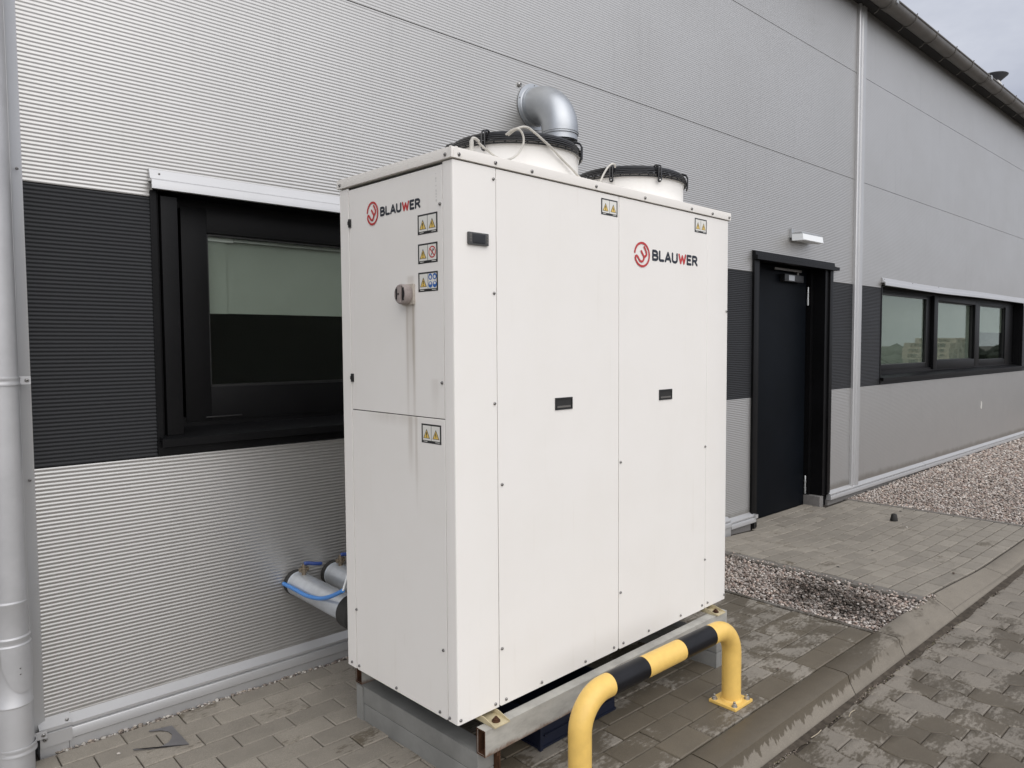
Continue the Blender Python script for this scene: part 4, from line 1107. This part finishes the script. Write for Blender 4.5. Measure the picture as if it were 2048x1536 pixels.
# ------------------------------------------------------------------ guard barrier
gb = thing('guard_barrier', 'yellow bent tube guard with black bands bolted to the paving before the chiller', 'barrier', (0, 0, 0))
xa, xb, yg, zt, rb, rt = 1.656, 2.545, -1.515, .318, .115, .0385
path = [(xa, yg, .012), (xa, yg, .06), (xa, yg, zt-rb)]
path += [(xa+rb-rb*cos(a), yg, zt-rb+rb*sin(a)) for a in [pi/2*i/12 for i in range(1, 13)]]
path += [(xa+rb+(xb-xa-2*rb)*i/6, yg, zt) for i in range(1, 6)]
path += [(xb-rb+rb*sin(a), yg, zt-rb+rb*cos(a)) for a in [pi/2*i/12 for i in range(0, 13)]]
path += [(xb, yg, .06), (xb, yg, .012)]
MB().tube(path, rt, 40).build('rail', m_yellow, gb)
for a, c in ((1.795, 1.975), (2.190, 2.385)):
    MB().lathe([(rt, 0), (rt+.0007, .0005), (rt+.0007, c-a-.0005), (rt, c-a)], (a, yg, zt), 44, (1, 0, 0)).build('black_band', m_bband, gb)
for x in (xa, xb):
    b = MB(); b.box(x-.067, x+.060, yg-.062, yg+.062, .001, .012, .0015); b.lathe([(rt+.006, 0), (rt+.003, .005), (rt-.001, .008)], (x, yg, .012), 36)
    pl = b.build('foot_plate', m_yellow, gb)
    for sx in (-.050, .043):
        for sy in (-.046, .046):
            c = MB(); c.lathe([(.0125, 0), (.0125, .003)], (x+sx, yg+sy, .012), 20); c.lathe([(.0095, .003), (.0095, .010), (.008, .011)], (x+sx, yg+sy, .012), 6, smooth=False); c.lathe([(.005, .011), (.005, .019), (.004, .020)], (x+sx, yg+sy, .012), 12)
            c.build('anchor_bolt', m_chrome, pl)

# ------------------------------------------------------------------ insulated pipes behind the chiller
def ins_pipe(x, z, y1, label, grp, elbow=False):
    t = thing('insulated_pipe', label, 'pipe', (x, 0, z), 0, grp)
    b = MB(); b.lathe([(.052, 0), (.052, -y1)], (0, 0, 0), 32, (0, -1, 0)); b.ring((0, -.032, 0), .0525, .002, 32, 6, (0, 1, 0)); j = b.build('jacket', m_jacket, t)
    b = MB(); b.lathe([(.050, -.002), (.0565, .001), (.0565, .026), (.053, .028)], (0, 0, 0), 32, (0, -1, 0)); b.build('wall_collar', m_rubber, t)
    b = MB(); b.lathe([(.06, 0), (.066, .004), (.066, .07), (.058, .075)], (0, y1+.01, 0), 32, (0, -1, 0)); b.build('end_coupling', m_rubber, t)
    b = MB(); b.tube([(0, y1-.06, 0), (0, y1-.10, 0)], .052, 28); b.build('jacket', m_jacket, t)
    v = MB(); v.lathe([(.010, 0), (.010, .014), (.015, .016), (.015, .026), (.011, .028), (.011, .044), (.006, .046), (.006, .052)], (0, -.085, .048), 12)
    v.lathe([(.010, 0), (.010, .040)], (-.020, -.085, .075), 10, (1, 0, 0)); vo = v.build('valve', m_brass, t)
    v = MB(); v.tube(catmull([(0, -.085, .100), (.02, -.09, .100), (.045, -.10, .094), (.075, -.105, .090)], 4), [.006]+[.0085]*11+[.006], 10); v.build('lever', m_lever, vo)
    return t
ins_pipe(1.410, .398, -.50, 'nearer silver insulated pipe leaving the wall behind the chiller, with a blue valve lever', 'insulated pipes behind the chiller')
ins_pipe(1.585, .402, -.50, 'farther silver insulated pipe leaving the wall, nearly hidden by the chiller', 'insulated pipes behind the chiller')
o = MB().tube(catmull([(1.350, -.012, .406), (1.346, -.139, .410), (1.344, -.242, .412), (1.346, -.343, .425), (1.348, -.414, .445), (1.350, -.485, .475), (1.352, -.542, .504)]), .0085, 12).build('hose', m_blue)
tag(o, 'bright blue hose looped under the silver pipe by the wall', 'hose')
o = MB().tube(catmull([(1.352, -.542, .504), (1.358, -.548, .53), (1.368, -.556, .57), (1.385, -.57, .62)]), .004, 8).build('thin_tube', m_lamp)
tag(o, 'thin white tube rising from the end of the blue hose', 'tube')

# small debris
for nm, pts, m, lb in (('twig', [(2.66, -1.800, -.083), (2.70, -1.806, -.080), (2.745, -1.800, -.084)], m_twig, 'pale curved twig lying in the gutter at the foot of the wet kerb'),
                       ('twig', [(2.93, -1.83, -.084), (2.965, -1.822, -.083), (3.0, -1.824, -.084)], m_twig, 'short whitish stalk on the road blocks near the kerb joint')):
    o = MB().tube(catmull(pts, 4), .0018, 6).build(nm, m); tag(o, lb, 'twig')
for x, y, lb in ((5.32, -.95, 'dark curled dead leaf on the far paving in front of the door'), (4.62, -1.02, 'dark dead leaf on the far paving beside the gravel bed'), (6.75, -.62, 'tiny dark dead leaf on the far paving near the big gravel')):
    b = MB(); b.add([(0, 0, 0), (.018, .006, .006), (.030, 0, .002), (.016, -.010, .005), (.012, .001, .001)], [(0, 4, 1), (4, 2, 1), (0, 3, 4), (3, 2, 4)], False)
    o = b.build('dead_leaf', m_rubber); o.location = (x, y, gz(x)+.002); o.rotation_euler = (0, 0, x*3); tag(o, lb, 'leaf')
b = MB().tube([(11.155, -.0035, .655), (11.162, -.004, .62), (11.150, -.004, .58), (11.158, -.0035, .555)], .006, 5); b.build('scratch_mark', m_lwht, bld)
# black rubber foot, metal scrap
o = MB().lathe([(.030, 0), (.031, .004), (.022, .052), (.019, .056), (.012, .056), (.010, .050)], (6.37, -.695, -.050), 20).build('rubber_foot', m_rubber)
tag(o, 'small black conical rubber foot lying alone on the far paving', 'rubber foot')
ar = [(.842, -.144), (.845, -.327), (.690, -.226+.02), (.700, -.240), (.735, -.262), (.776, -.272), (.800, -.258), (.815, -.232), (.820, -.200), (.812, -.165), (.795, -.142), (.765, -.127), (.780, -.124)]
sc = [(.845, -.327), (.842, -.144), (.768, -.124), (.766, -.129), (.800, -.150), (.818, -.180), (.822, -.212), (.812, -.240), (.795, -.262), (.772, -.272), (.745, -.268), (.718, -.250), (.700, -.228), (.688, -.222), (.690, -.232)]
b = MB(); b.prism(sc, 2, .0035, .0055); o = b.build('sheet_metal_scrap', m_scrap); tag(o, 'triangular offcut of grey sheet metal with a round cut-out on the left paving', 'metal scrap')

# unseen low tree line, added to darken reflections in wall and glass
random.seed(21); b = MB()
for i in range(1500):
    a = radians(-100+230*random.random()); rr_ = random.uniform(48, 70); x = 5+rr_*cos(a-pi/2+radians(20)); y = -3+rr_*sin(a-pi/2+radians(20))
    if y > -6: continue
    h = random.uniform(.3, 1.3); s_ = random.uniform(.6, 1.3)
    vs = [(x+px*s_*random.uniform(.8, 1.2), y+py*s_*random.uniform(.8, 1.2), max(-.5, h*.5+pz*h*.55*random.uniform(.85, 1.15))) for px, py, pz in IV]
    b.add(vs, IF, False)
b.build('added_tree_line', m_added_trees, kind='stuff')
# ------------------------------------------------------------------ yard seen only as a reflection in the far window
def pallet(x, y, z, rz, lb):
    t = thing('wooden_pallet', lb, 'pallet', (x, y, z), rz, 'pallets reflected in the far window')
    b = MB()
    for i in range(5): b.box(-.6, .6, -.4+i*.1775, -.4+i*.1775+.09, .122, .144)
    for i in range(3): b.box(-.6, .6, -.4+i*.35, -.4+i*.35+.10, 0, .02)
    for i in range(3):
        for j in range(3): b.box(-.6+i*.53, -.6+i*.53+.14, -.4+j*.35, -.4+j*.35+.10, .02, .10)
    for i in range(3): b.box(-.6+i*.53, -.6+i*.53+.14, -.4, .4, .10, .122)
    if not hasattr(pallet, 'me'): pallet.me = b.mesh('pallet_boards', m_wood)
    link('pallet_boards', pallet.me, t)
random.seed(5)
for i, (x, y, n) in enumerate(((22.0, -4.0, 11), (24.4, -4.5, 12), (27.0, -5.2, 12), (30.0, -6.1, 11), (33.5, -6.9, 12))):
    for k in range(n): pallet(x+random.uniform(-.03, .03), y+random.uniform(-.03, .03), -.135+.145*k, pi/2+random.uniform(-.05, .05)+.1*i, 'weathered wooden pallet %s of the %s stack mirrored in the far window' % (('at the bottom', 'on the top')[k == n-1] if k in (0, n-1) else 'within the middle', ('nearest', 'second', 'third', 'fourth', 'farthest')[i]))
